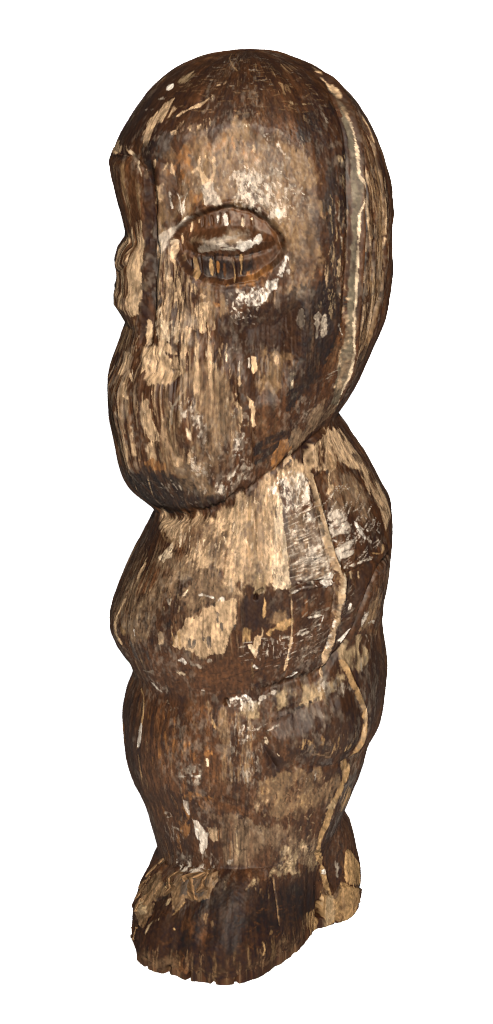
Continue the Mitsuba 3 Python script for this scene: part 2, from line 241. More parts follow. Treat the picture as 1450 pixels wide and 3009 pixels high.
CARVING = [
    ("groove", [(-136.8, 180.5), (-134.6, 200.8), (-133.8, 228.4), (-133.3, 255.8), (-133.5, 283), (-134.5, 310), (-135.9, 333.2), (-135.5, 354), (-132.6, 370.2)], 9, 9),
    ("groove", [(-165.2, 283), (-159.1, 280), (-148.9, 274), (-150.3, 262), (-155.4, 251)], 3.5, 3),
    ("groove", [(-168.2, 174.3), (-151.2, 171), (-141.7, 175.5), (-137.3, 186.9)], 2, 2.5),
    ("swell", [(-131.1, 178.8), (-124.8, 163.6), (-110.2, 149.6), (-94.1, 144.5), (-74.8, 153.5), (-64.2, 176.5), (-59.3, 217.5), (-59, 276.4), (-60.8, 331.2), (-64.5, 381.6), (-70.3, 420.2), (-84.8, 430.4), (-102.3, 407.4), (-119.2, 366.4), (-129.9, 326.4), (-130.7, 256.8)], -4, 22),
    ("swell", [(-124.8, 262.8), (-120.4, 248.4), (-113.1, 239.5), (-105.2, 234.5), (-96.4, 233.5), (-87.8, 239), (-80, 251.4), (-74.4, 267.5), (-72.6, 286.2), (-76.4, 300.4), (-85.8, 317.3), (-98.9, 322.2), (-109.1, 314.8), (-117.9, 297.8), (-123.1, 277.8)], -7, 5.5),
    ("swell", [(-121.2, 264.4), (-116.6, 252.2), (-107.9, 244.4), (-96.6, 242.2), (-84.9, 249.6), (-77.2, 267.8), (-75.1, 284.5), (-80.8, 300.2), (-90.8, 311.5), (-102, 311.5), (-112, 300.8), (-118.7, 283.5)], 4, 30),
    ("ledge", [(-122.8, 256.9), (-118.2, 245.2), (-111.5, 237.4), (-103.7, 233.5), (-95.1, 232.7), (-86.4, 238.2), (-78.7, 251.5), (-73.5, 268.5), (-71.8, 285.4)], 1.4, 7, 5),
    ("groove", [(-103.7, 237), (-95.1, 236.6), (-87.2, 242.5), (-80, 254.6), (-75.5, 270), (-74.1, 285.6), (-76.4, 295.6)], 3.4, 3),
    ("groove", [(-122.8, 276.2), (-123.2, 263.2), (-118.6, 249.2), (-110.8, 241), (-102.3, 236.6)], 1.5, 2.2),
    ("swell", [(-117.3, 267.2), (-110.7, 258.8), (-99.3, 256.5), (-86.4, 259.2), (-77.7, 271.5), (-76.4, 279.6), (-82.2, 284.2), (-95.1, 288.5), (-107.7, 284.2), (-115, 276.8)], 7.5, 14),
    ("groove", [(-119.6, 274.2), (-113.5, 282.5), (-104.9, 288.6), (-94.9, 291.2), (-86.4, 288.2), (-78.7, 282.4)], 2, 3),
    ("groove", [(-111.9, 283.6), (-111.2, 292.4), (-110.8, 308)], 1.2, 1.2, 0),
    ("groove", [(-105, 289.5), (-104.6, 298.6), (-104.1, 308.5)], 1.2, 1.2, 0),
    ("groove", [(-95.9, 294.2), (-95.1, 302.6), (-94.9, 317.7)], 1.2, 1.2, 0),
    ("groove", [(-92.4, 288), (-92.1, 299.5), (-92.5, 310.5)], 1.2, 1.2, 0),
    ("groove", [(-102.2, 243.8), (-102.2, 253.2)], 1, 1.1, 0),
    ("groove", [(-99, 243.6), (-98.2, 256.2)], 1.2, 1.3, 0),
    ("groove", [(-91.8, 248.4), (-91.8, 257.5)], 1, 1.1, 0),
    ("groove", [(-109.9, 246), (-110.2, 254.6)], 1, 1.2, 0),
    ("groove", [(-106.2, 245.5), (-105.6, 254.4)], 1, 1.2, 0),
    ("groove", [(-87.7, 249.2), (-87.2, 257.6)], 1, 1.1, 0),
    ("groove", [(-116.4, 287.5), (-115.6, 299.2)], 1, 1.2, 0),
    ("groove", [(-113.5, 306.6), (-106.3, 317.4), (-99, 322.6), (-89.3, 320.8), (-80.8, 310.3)], 1.8, 3),
    ("ledge", [(-14.4, 70), (-27.3, 94.2), (-28.8, 111), (-32.1, 127), (-33.8, 141.8), (-35.4, 153.5), (-36.5, 171.2), (-38.3, 190), (-40.3, 215.6), (-41, 230.2), (-42.8, 260.5), (-43.3, 290), (-43.7, 317.5), (-43.9, 357.5), (-43.9, 388), (-43.1, 433.5), (-40.8, 479.5), (-37, 512.2)], 6.5, 14, 4, 0.12),
    ("groove", [(-36.1, 112), (-38.1, 129), (-41.1, 146.8), (-42.7, 166.8), (-44.3, 185.5), (-46.2, 207.5), (-47.7, 244.1), (-48.5, 277), (-49, 310.5), (-49.5, 348.4), (-49.5, 383.5)], 2, 2.5),
    ("groove", [(-3.5, 85), (-19.3, 116), (-26.9, 147), (-32.8, 182), (-36.7, 219.4), (-39.5, 263.2), (-40.1, 308.2), (-40.7, 346.4), (-41.3, 385.6), (-41.1, 423.5), (-41.1, 463.5)], 4.5, 3.5),
    ("groove", [(-18.3, 145), (-20.3, 171), (-22.6, 199), (-25.5, 233), (-26.2, 271), (-25.9, 310.2), (-27.4, 348.5), (-30, 385.6), (-32.6, 420.6)], 5, 4),
    ("groove", [(-34.6, 288.8), (-34.9, 311.6), (-35.4, 338.5)], 2.5, 2.5),
    ("groove", [(-56.2, 538.5), (-56, 546.4), (-56.2, 556.6), (-56.6, 567.8), (-56.5, 579.6)], 9, 3.2),
    ("ledge", [(-41.5, 543.5), (-50, 543.5), (-54.3, 546.4), (-55.7, 555.5), (-56.6, 566.4), (-56.1, 580.2)], 4, 4, 30, 0.05),
    ("ledge", [(-56.3, 574.8), (-55.4, 587.5), (-54.7, 602.8), (-53.7, 618.5), (-53.1, 635.4), (-52.3, 653.2), (-50.3, 667.4), (-48.2, 680.6), (-47.2, 691.5), (-47.8, 710), (-49.5, 733.9), (-50.8, 763.1), (-52.6, 785.5), (-54.6, 806.4)], 3.6, 6, 6, 0.06),
    ("groove", [(-56.8, 586.2), (-56, 601.6), (-55.2, 618.8), (-54.6, 637.2), (-53.6, 655.2), (-51.6, 673.2), (-50.8, 689.6), (-51.4, 709.6), (-52.6, 731.6)], 2.6, 2.6),
    ("groove", [(-10.5, 695.5), (-25, 695.5), (-32.3, 714.4), (-36.7, 743.1), (-40, 770), (-43.6, 792), (-50.8, 801), (-56.7, 805.4), (-69.5, 803), (-84.3, 801.6)], 4.5, 4.5, 0.06),
    ("ledge", [(-15, 682.7), (-27.3, 687), (-34.9, 700.4), (-40, 729.5), (-43.4, 758.5), (-47.8, 776.8), (-53.8, 787.9)], 3.5, 18, 5),
    ("groove", [(-71.4, 679.6), (-67.7, 675.5), (-63.9, 674.4), (-58.7, 677.3), (-51.1, 683.6)], 3, 2.2),
    ("ledge", [(-71.5, 682.5), (-66.9, 680.5), (-59.6, 681.6), (-51.2, 688.5)], 2, 3, 18),
    ("groove", [(-47.2, 682), (-38.5, 682.5), (-29.1, 684.8)], 1.5, 2),
    ("groove", [(-89.2, 553.6), (-86.5, 579.6), (-85.9, 619.6), (-86.6, 659.4)], 0.8, 2),
    ("swell", [(-81.8, 840.5), (-72.1, 837.5), (-62.8, 830.4), (-55.4, 830), (-46, 826.6), (-38.5, 838.6), (-35.9, 849.6), (-32.8, 863.2), (-31.4, 877.8), (-32.3, 889.8), (-35.9, 899.4), (-44.6, 904), (-54.1, 901.4), (-64.6, 891.6), (-72, 896.2), (-76.4, 901.4), (-80.7, 890.5), (-84, 869.6), (-84.4, 852)], 6, 30),
    ("ledge", [(-44.8, 803.4), (-41.7, 816.2), (-39.8, 827.8), (-37.8, 838.6), (-35.5, 850.5), (-32.6, 864.2), (-30.9, 879.2), (-31.7, 890.4), (-35.2, 899.5), (-38.8, 904.5)], 2.8, 5, 5, 0.08),
    ("groove", [(-35.3, 911), (-44, 908.2), (-53.9, 905.5), (-64.4, 896.4), (-70.2, 898.5)], 1.6, 3),
    ("swell", [(-83, 863.4), (-79.8, 868.2), (-75.9, 881.8), (-73.7, 895), (-76.2, 902), (-80, 893.6), (-82.9, 878.4)], -4.5, 12),
    ("groove", [(-78, 827.5), (-70.2, 830.6), (-60.7, 828), (-55.1, 827.6)], 1.5, 4),
    ("ledge", [(-37.8, 908.3), (-36.5, 934.2), (-39.7, 950.2), (-42.4, 966.6), (-42.7, 984.2), (-44.8, 998.4), (-45.4, 1017.5), (-38.3, 1057), (-33.2, 1081.2), (-27.5, 1112.4), (-23.6, 1132.5)], 2.6, 6, 6, 0.06),
    ("groove", [(-36.9, 938.8), (-39.8, 959.6), (-41.7, 974.5), (-43, 990.2), (-44.4, 1003.5)], 1.5, 2.5),
    ("groove", [(-22.3, 1172.6), (-22.2, 1164.6)], 6, 2, 0),
    ("groove", [(-110.7, 1175), (-109.9, 1174)], 6, 1.5, 0),
    ("groove", [(-101.8, 1175), (-101, 1174.5)], 5, 1.3, 0),
    ("groove", [(-94, 1175), (-93.2, 1175)], 4, 1.5, 0),
    ("groove", [(-119, 1173.5), (-118.4, 1165.6)], 6, 2.5, 0),
    ("groove", [(-127.7, 1175), (-127.6, 1166.3)], 6, 2.5, 0),
    ("groove", [(-104.1, 934.8), (-94.1, 941.5), (-87.5, 952), (-80.6, 963.6)], 1.6, 4),
    ("swell", [(-117.7, 922.5), (-107.3, 927.4), (-94.1, 941.5), (-85.7, 958.8), (-82.1, 981.7), (-94.4, 993.5), (-112.8, 988.5), (-122.2, 964.8)], -1.8, 14),
    ("swell", [(-135.4, 371.8), (-126.8, 373.2), (-117.9, 389.2), (-115.9, 399.8), (-121.7, 402.4), (-131.7, 395.2)], -3.5, 12),
    ("swell", [(-168.3, 370), (-132, 368.8), (-110.9, 402.5), (-101.3, 448.4), (-103.8, 508.2), (-127.1, 523.5), (-153.5, 495), (-158.8, 434)], 7, 42),
    ("swell", [(-102, 352.4), (-85, 340.4), (-65.6, 340.5), (-64.6, 416), (-74, 463.5), (-87.7, 454.8), (-98, 396.8)], -8, 30),
    ("groove", [(-113.5, 328.6), (-110.5, 364.5), (-107.9, 397.6), (-101.2, 434.8), (-94, 486.4)], 2, 7),
    ("groove", [(-138.4, 372), (-135.2, 383.2), (-129.1, 392.2), (-120.9, 397.2), (-115.4, 395.4)], 2.5, 3.5),
    ("swell", [(-120.7, 426.4), (-112.5, 422.5), (-106.3, 432.6), (-104.8, 458.8), (-108.7, 481.5), (-115.3, 474.2), (-121.5, 450.5)], 3, 10),
    ("groove", [(-121.2, 425.8), (-123.6, 444.5), (-122, 465.4), (-117.9, 479.5)], 2, 3),
    ("groove", [(-154.2, 541), (-135, 547.2), (-121.7, 548.4), (-111.2, 548.5), (-102.7, 550), (-96.3, 549.8), (-90.9, 548)], 8, 6),
    ("groove", [(-94.5, 551.9), (-82, 548.1), (-67.2, 545), (-56.3, 544.4)], 2, 3.5),
    ("groove", [(-87.1, 476.6), (-86.9, 498.6), (-86.6, 523)], 1.6, 1),
    ("groove", [(-94.6, 423.6), (-93.8, 449.5), (-92.6, 476.6)], 1.2, 1.6),
    ("swell", [(-102.1, 358.8), (-93.6, 371.8), (-89.3, 408.8), (-90.8, 452.4), (-96.9, 456.6), (-102.5, 423.6), (-105.1, 389.5)], -2.5, 12),
    ("groove", [(-85.9, 682.4), (-85.2, 675.5), (-83.1, 672.8)], 5, 1.5, 0),
    ("groove", [(-100, 804.5), (-100, 806.5)], 5, 2, 0),
    ("groove", [(-70.3, 689.2), (-70, 724.5), (-70.2, 747.6), (-71.1, 764), (-72, 783.5)], 1, 1.2),
    ("groove", [(-87.7, 740.2), (-87.3, 766.4), (-87.4, 797.4)], 0.8, 0.8),
    ("groove", [(-167.9, 8), (-98.7, 56.5), (-96.7, 76.6)], 1.2, 0.7),
    ("groove", [(-76.4, 1044.5), (-75.9, 1084.5), (-74.8, 1123.5), (-73.9, 1142.5)], 1, 0.8),
    ("groove", [(-85.4, 608.5), (-85.7, 625.8)], 1.6, 0.8),
    ("groove", [(-54.7, 686.4), (-51.2, 689.4)], 2, 2),
    ("swell", [(-161.4, 1028), (-122.7, 1023.4), (-103.6, 1030.4), (-103.3, 1043.5), (-105.2, 1057.5), (-106.3, 1068.5), (-111.5, 1074.4), (-116.7, 1072.5), (-119.2, 1090.8), (-121.8, 1073.6), (-126, 1064.2), (-133.2, 1082.5), (-130.9, 1099.6), (-136.8, 1125), (-148.6, 1133), (-156.5, 1111), (-153.5, 1064.8)], 1.5, 1.6, 2),
    ("swell", [(-161.4, 1028), (-147, 1034), (-133.8, 1056), (-135.9, 1073.8), (-135.8, 1089), (-134.3, 1103.5), (-147.3, 1117.2), (-158.5, 1106.8), (-157.2, 1068.2)], 1.2, 1.6, 2),
    ("swell", [(-153, 1112.5), (-147.6, 1094), (-136.4, 1094.2), (-134, 1099.8), (-142.1, 1116.8), (-147.1, 1123.4)], 1.4, 1.4, 0.5),
    ("swell", [(-147.9, 1174.8), (-144.1, 1140.8), (-135, 1128.6), (-135.6, 1146.5)], 1.8, 2, 0.5),
    ("groove", [(-33.9, 1164.7), (-34.2, 1154.2), (-34.6, 1144.6), (-35.1, 1135.5)], 16, 2.4, 0),
    ("swell", [(-33.9, 1128.2), (-31.3, 1120.2), (-24.5, 1130.4), (-19.6, 1116.4), (-15.2, 1120.5), (4.9, 1153.1), (-9.6, 1175), (-17.2, 1175), (-28.7, 1175), (-33.9, 1154.4)], 2.4, 2, 1),
    ("swell", [(-15, 1068.8), (-8.5, 1072.8), (7.4, 1118), (5.1, 1148), (-11.8, 1130.2), (-16.4, 1108)], 1.2, 2, 1),
    ("swell", [(-110.5, 1120.5), (-98.2, 1102.2), (-82.3, 1121.9), (-73.4, 1157.1), (-82.5, 1168.7), (-98.7, 1160.5), (-109.5, 1149.6)], 2, 25),
]
NOSE_GROOVE = [(-136.8, 180.5), (-134.6, 200.8), (-133.8, 228.4), (-133.3, 255.8), (-133.5, 283), (-134.5, 310), (-135.9, 333.2), (-135.5, 354), (-132.6, 370.2)]
ERODED = [
    ([(-165.5, 244), (-138.1, 250.5), (-137.5, 322.2), (-147.6, 351.8), (-165.8, 336), (-165.2, 298)], 0.55, 6),
    ([(-167.5, 352), (-132.6, 355.5), (-113.5, 321.6), (-106.3, 339.6), (-100.7, 375.5), (-93.8, 420.6), (-91.5, 470.5), (-103.3, 483.6), (-122.3, 485.6), (-155.5, 480), (-167.6, 418)], 0.9, 12),
    ([(-127.9, 251.4), (-115, 285.2), (-107.7, 331.8), (-113.5, 369.5), (-127.1, 361.8), (-130.7, 291.2)], 0.8, 8),
    ([(-36.7, 144), (-8.6, 198), (-12.4, 343), (-18.1, 417.3), (-37, 492.6), (-48.2, 357.6)], 0.35, 8),
    ([(-90.8, 325.4), (-61.6, 319.6), (-55.6, 419.5), (-69.8, 450.6), (-87.7, 435.8)], 0.5, 15),
    ([(-180.9, 653), (-195.7, 597), (-120.7, 570.5), (-87.7, 658.8), (-90.8, 739.4), (-116.5, 771.5), (-150.9, 767), (-164, 698)], 0.55, 15),
    ([(-171.5, 1062.4), (-105, 1030.5), (-104.6, 1078.4), (-129.6, 1113.6), (-146.2, 1128.6)], 0.5, 6),
    ([(-136.8, 1159.6), (-60.1, 1141.6), (-59.5, 1175), (-98.9, 1175), (-130.7, 1175)], 0.4, 15),
    ([(-35.2, 1105.2), (5.1, 1148), (-10, 1175), (-33.9, 1171.8)], 0.4, 4),
]
SPLINTERS = [(-154.7, 1042.5, 30, 14, 2), (-155.4, 1057, 26, 14, 3), (-155.1, 1070, 22, 11, 3), (-142.7, 1066, 26, 13, 2), (-151.2, 1084.5, 20, 10, 3), (-138.7, 1084, 24, 12, 2), (-142.8, 1102.8, 16, 12, 1.2), (-151.9, 1103.5, 15, 7, 1.5), (-132.8, 1062.5, 22, 12, 1.2), (-127.4, 1054.2, 30, 18, 1), (-133.3, 1110.2, 18, 10, 2), (-142.3, 1150, 15, 9, 3), (-115.6, 1054.5, 34, 20, 0.8), (-110, 1048.5, 30, 16, 0.8)]
EYE_OUTLINE = [(-125.1, 262.5), (-120.4, 247.6), (-113, 239.2), (-105.1, 234.2), (-96.4, 233.5), (-87.8, 239), (-80, 251.4), (-74.4, 267.5), (-72.5, 286.4), (-75.9, 300.2), (-85.8, 318.2), (-98.9, 324.2), (-109.1, 315.8), (-118, 298.5), (-123.2, 278.5)]
ARM_OUTLINE = [(-55.8, 557.2), (-52.6, 546.2), (-41.5, 543.5), (-17.4, 553), (-13, 585), (-10.4, 625.8), (-15.4, 649.5), (-18.7, 682.4), (-32.3, 714.4), (-40, 770), (-47.5, 796), (-54.6, 804.6), (-49.5, 733.9), (-47.5, 691), (-51, 664.8), (-53.1, 635.4), (-54.7, 602.8)]
HIP_OUTLINE = [(-81.8, 840.5), (-72.1, 837.5), (-62.8, 830.4), (-55.4, 830), (-46, 826.6), (-38.5, 838.6), (-34.6, 850.8), (-31, 864.4), (-29.5, 879.2), (-29.8, 892), (-34.6, 902.5), (-44.4, 905.5), (-54.1, 902.4), (-64.6, 893.5), (-72, 896.8), (-76.5, 902), (-80.7, 891.5), (-84, 869.6), (-84.4, 852)]
RIDGE_OUTLINE = [(0.4, 68), (-27.3, 94.2), (-28.8, 111), (-32.1, 127), (-33.8, 141.8), (-35.4, 153.5), (-36.5, 171.2), (-38.3, 190), (-40.3, 215.6), (-41, 230.2), (-42.8, 260.5), (-43.3, 290), (-43.7, 317.5), (-43.9, 357.5), (-43.9, 388), (-43.1, 433.5), (-40.8, 479.5), (-37, 512.2)]
FLAKED = [
    ([(-171.7, 1026), (-127.8, 1024.2), (-104.8, 1033.5), (-107.9, 1069.4), (-121.1, 1094.4), (-128.5, 1122.5), (-149.1, 1165.5), (-174, 1143)], 3.5, 4),
    ([(-151.7, 1154), (-129.6, 1113.6), (-124.3, 1146.6), (-125.8, 1175), (-134, 1175)], 5, 4),
    ([(-130.7, 1175), (-99.9, 1155.1), (-49.8, 1169.6), (-37.2, 1175), (-66.7, 1175), (-99.9, 1175), (-125.8, 1175)], 3, 3),
    ([(-174.7, 832), (-170.2, 829), (-162.5, 884.5), (-167.5, 887)], 3, 2),
]
SMOOTHED = [
    ([(-135.3, 160.6), (-117.3, 144.2), (-87.4, 140.8), (-62.8, 165.7), (-56.4, 225.6), (-57.1, 352), (-71.1, 346.5), (-84.9, 252.6), (-105.2, 232.4), (-122.8, 253.5), (-131.5, 222.4)], 1, 14),
    ([(-123.6, 263.4), (-118.9, 249.1), (-110.8, 240.4), (-96.6, 234.8), (-84.9, 243.6), (-73.8, 268.5), (-73.1, 286.6), (-79.4, 305.6), (-98.9, 319.8), (-116.4, 298.6)], 1, 2),
]


RELIEF = {"groove": 1.35, "ledge": 1.5, "swell": 1.6}
for kind, pts, *rest in CARVING:
    rest[0] *= RELIEF[kind]
    {"groove": groove, "ledge": ledge, "swell": swell}[kind](pts, *rest)

# nose and brow: the strip left of the long groove stands out to its own side profile
np_ = np.array(NOSE_PROFILE)
zz, rr = np_[::-1, 1], np_[::-1, 0]
ridge = np.interp(P0[..., 2], zz, rr, left=0, right=0)
left_r = np.hypot(P0[..., 0], P0[..., 1])[:, np.argmin(np.abs(THD + 180))][:, None]
left_z = P0[:, np.argmin(np.abs(THD + 180)), 2]
base_r = np.interp(P0[..., 2], left_z[::-1], left_r[::-1, 0])
delta = np.where(ridge > 0, ridge - base_r, 0) * 1000
g = np.array(NOSE_GROOVE)
edge = np.interp(np.arange(NT), g[:, 1], g[:, 0])[:, None]
across = np.minimum((edge - THD[None]), (THD[None] + 360 - (-360 - edge)) * 0 + (THD[None] - (-360 - edge)))
strip = smoothstep(0, 16, across) * smoothstep(g[0, 1] - 25, g[0, 1], np.arange(NT))[:, None] * smoothstep(g[-1, 1] + 20, g[-1, 1] - 10, np.arange(NT))[:, None]
DISP += delta * strip

# torn, layered places: thin sheets broken off one over the other
SHEETS = field(30, 50, 2, 71, 0.4)
LAYER = np.floor(SHEETS * 5) + smoothstep(0.78, 1.0, SHEETS * 5 - np.floor(SHEETS * 5))
TORN = np.zeros((NT, NA))
for pts, amount, feather in FLAKED:
    rs, cs, d = area(pts, feather + 8)
    m = smoothstep(-feather, feather, d + 4 * WOBBLE[rs, cs])
    TORN[rs, cs] = np.maximum(TORN[rs, cs], m)
    DISP[rs, cs] += amount * m * (LAYER[rs, cs] / 5 - 0.5)

POLISHED = np.zeros((NT, NA))                                  # planed smooth, no open grain
for pts, amount, feather in SMOOTHED:
    rs, cs, d = area(pts, feather + 8)
    POLISHED[rs, cs] = np.maximum(POLISHED[rs, cs], amount * smoothstep(-feather, feather, d + 6 * WOBBLE[rs, cs]))

# weathered grain
rowf = np.arange(NT)[:, None] / NT
GRAIN = field(5, 70, 4, 1, 0.75)
GRAIN_FINE = field(1.1, 14, 2, 2)
LUMPS = field(26, 40, 3, 3)
EROSION = np.zeros((NT, NA), np.float32)                       # 0 polished .. 1 furrowed
for pts, amount, feather in ERODED:
    rs, cs, d = area(pts, feather + 10)
    EROSION[rs, cs] = np.maximum(EROSION[rs, cs], amount * smoothstep(-feather, feather, d + 6 * WOBBLE[rs, cs]))
NEAR_TOP = smoothstep(0, 70, np.arange(NT))[:, None]
EROSION *= 1 - POLISHED
DISP += NEAR_TOP * (LUMPS - 0.5) * 2.6 + (field(9, 22, 3, 4) - 0.5) * 0.9
DISP += NEAR_TOP * (0.12 + 0.75 * EROSION) * ((GRAIN - 0.5) * 2.2 + (GRAIN_FINE - 0.5) * 0.9)
DISP += (field(2.2, 2.2, 2, 6) - 0.5) * 0.25

def displaced(D):
    P = P0 + N0 * (D * 0.001)[..., None]
    P[-1, :, 2] = 0.0
    return P




# ------------------------------------------------------------------ stain, bare wood, chalk and dirt, plus some painted shade: one colour per vertex
P = displaced(DISP)
N = grid_normals(P)
if (N[600, :, :2] * P[600, :, :2]).sum() < 0:
    N = -N


def rgb(r, g, b, k=0.62):
    c = np.array([r, g, b]) / 255
    return np.where(c < 0.04045, c / 12.92, ((c + 0.055) / 1.055) ** 2.4) * k


PAINT = {
    "black": rgb(27, 19, 15), "dark": rgb(44, 27, 17), "brown": rgb(72, 45, 26), "rust": rgb(82, 52, 29), "amber": rgb(132, 90, 50), "umber": rgb(118, 94, 68),
    "slate": rgb(72, 66, 62), "grey": rgb(146, 135, 121), "greytan": rgb(146, 126, 98), "lichen": rgb(96, 89, 75), "tan": rgb(184, 157, 125), "ochre": rgb(156, 126, 88),
    "pale": rgb(208, 188, 160), "chalk": rgb(208, 197, 182), "white": rgb(238, 230, 218), "greybrown": rgb(114, 94, 74),
}
TEX = {
    "streak": field(5, 46, 5, 21, 0.72), "speck": field(4.6, 5, 4, 22, 0.95), "mottle": field(14, 20, 5, 23, 0.72), "blotch": field(26, 36, 6, 24, 0.7), "hatch": field(26, 4.5, 4, 25, 0.8),
    "fleck": field(3.2, 16, 4, 26, 0.8),
}
SOFT = {"streak": 0.34, "speck": 0.6, "mottle": 0.45, "blotch": 0.55, "hatch": 0.34, "fleck": 0.3, "solid": 0.3, "slit": 0.3}
TEX["solid"] = np.clip(0.62 + 0.75 * (TEX["mottle"] - 0.5), 0, 1)
TEX["slit"] = np.clip(0.70 + 0.9 * (TEX["streak"] - 0.5), 0, 1)
EDGE = (field(9, 15, 5, 31, 0.75) - 0.5) * 2
HEIGHT = np.zeros((NT, NA))
THIN = 0.45 + 0.55 * smoothstep(0.12, 0.62, 0.55 * field(4.5, 12, 5, 61, 0.85) + 0.45 * field(7, 60, 5, 66, 0.75))
SHEEN = np.full((NT, NA), 0.013)                              # how much the old polish still shines

# the old stain, darker and lighter along the grain
t1, t2, t3 = field(26, 60, 5, 41, 0.65), field(5, 50, 5, 42, 0.7), field(4, 9, 4, 43, 0.85)
top = smoothstep(170, 20, np.arange(NT))[:, None]                # the crown has no grain running to a point
iso = np.full((NT, NA), 0.5)
iso[:180] = np.clip(0.5 + 1.6 * (meshkit.fbm(P0[:180] * 130, 4, 3) - 0.5), 0, 1)
t2 = t2 + (iso - t2) * top
t2 = t2 + (field(9, 12, 5, 44, 0.75) - t2) * 0.8 * POLISHED
COL = PAINT["dark"] + (PAINT["brown"] - PAINT["dark"]) * np.clip(1.5 * (0.55 * t1 + 0.45 * t2) - 0.25, 0, 1)[..., None]
COL = COL + (PAINT["umber"] - COL) * (0.25 * smoothstep(0.62, 0.95, 0.5 * t3 + 0.5 * t1))[..., None]


def lay(rs, cs, m, colour, strength, tex, cover, height, rough):
    n = TEX[tex][rs, cs]
    alpha = smoothstep(0.0, SOFT[tex], n - (1.0 - np.clip(m, 0, 1) * cover * 1.12)) * strength * THIN[rs, cs] * (0.85 if colour in ("chalk", "white") else 1)
    tone = 1 + 0.30 * (t3[rs, cs] - 0.5) + 0.25 * (TEX["mottle"][rs, cs] - 0.5)
    COL[rs, cs] += (PAINT[colour] * tone[..., None] - COL[rs, cs]) * alpha[..., None]
    if height:
        HEIGHT[rs, cs] += height * alpha
    SHEEN[rs, cs] += (rough - SHEEN[rs, cs]) * alpha


def fill(pts, colour, tex="solid", cover=0.9, feather=2.0, wobble=3.0, height=0.0, strength=0.92):
    rs, cs, d = area(pts, feather + wobble + 2)
    m = smoothstep(-feather, feather, d + wobble * EDGE[rs, cs])
    lay(rs, cs, m, colour, strength, tex, cover, height, 0.015 if colour in ("dark", "black", "brown", "rust", "umber", "amber") else 0.005)


def line(pts, colour, half=1.5, tex="solid", cover=0.95, height=0.0, strength=0.92):
    rs, cs, d, _, t = polyline(smooth_line(pts, 3), half * 2 + 4)
    end = np.clip(np.minimum(t, 1 - t) / 0.12 + 0.35, 0, 1)
    m = smoothstep(-0.7, 0.7, half * end - d + 0.75 * half * EDGE[rs, cs])
    lay(rs, cs, m, colour, strength, tex, cover, height, 0.005)


_count = [0]


def scratch(pts, colour, n, angle, length, half=0.5, spread=9.0, strength=0.8):
    """Many short strokes at random places inside an outline."""
    _count[0] += 1
    rng = np.random.default_rng(900 + _count[0])
    rs, cs, d = area(pts, 1)
    yy, xx = np.nonzero(d > 0)
    if not len(yy):
        return
    for k in rng.integers(0, len(yy), int(n)):
        i, j = yy[k] + rs.start, xx[k] + cs.start
        a, ln = math.radians(angle + spread * rng.standard_normal()), length * rng.uniform(0.35, 1.4)
        du, dv = math.cos(a) * ln / 2 / STEP_U[i, j], math.sin(a) * ln / 2 / max(STEP_V[i, j], 0.3)
        f = np.array([-1.0, -0.3, 0.4, 1.0])
        js, is_ = np.clip(j + f * du + 0.5 * rng.standard_normal(4), 0, NA - 1), np.clip(i + f * dv, 0, NT - 1)
        rs2, cs2, dd, _, t = polyline(np.stack([np.interp(js, np.arange(NA), THD), is_], 1), 3)
        h = half * rng.uniform(0.6, 1.5)
        m = smoothstep(-0.6, 0.6, h * np.clip(np.minimum(t, 1 - t) / 0.3, 0, 1) ** 0.5 + 0.1 - dd)
        lay(rs2, cs2, m, colour, strength * rng.uniform(0.4, 1), "fleck", 1.0, 0.0, 0.01)


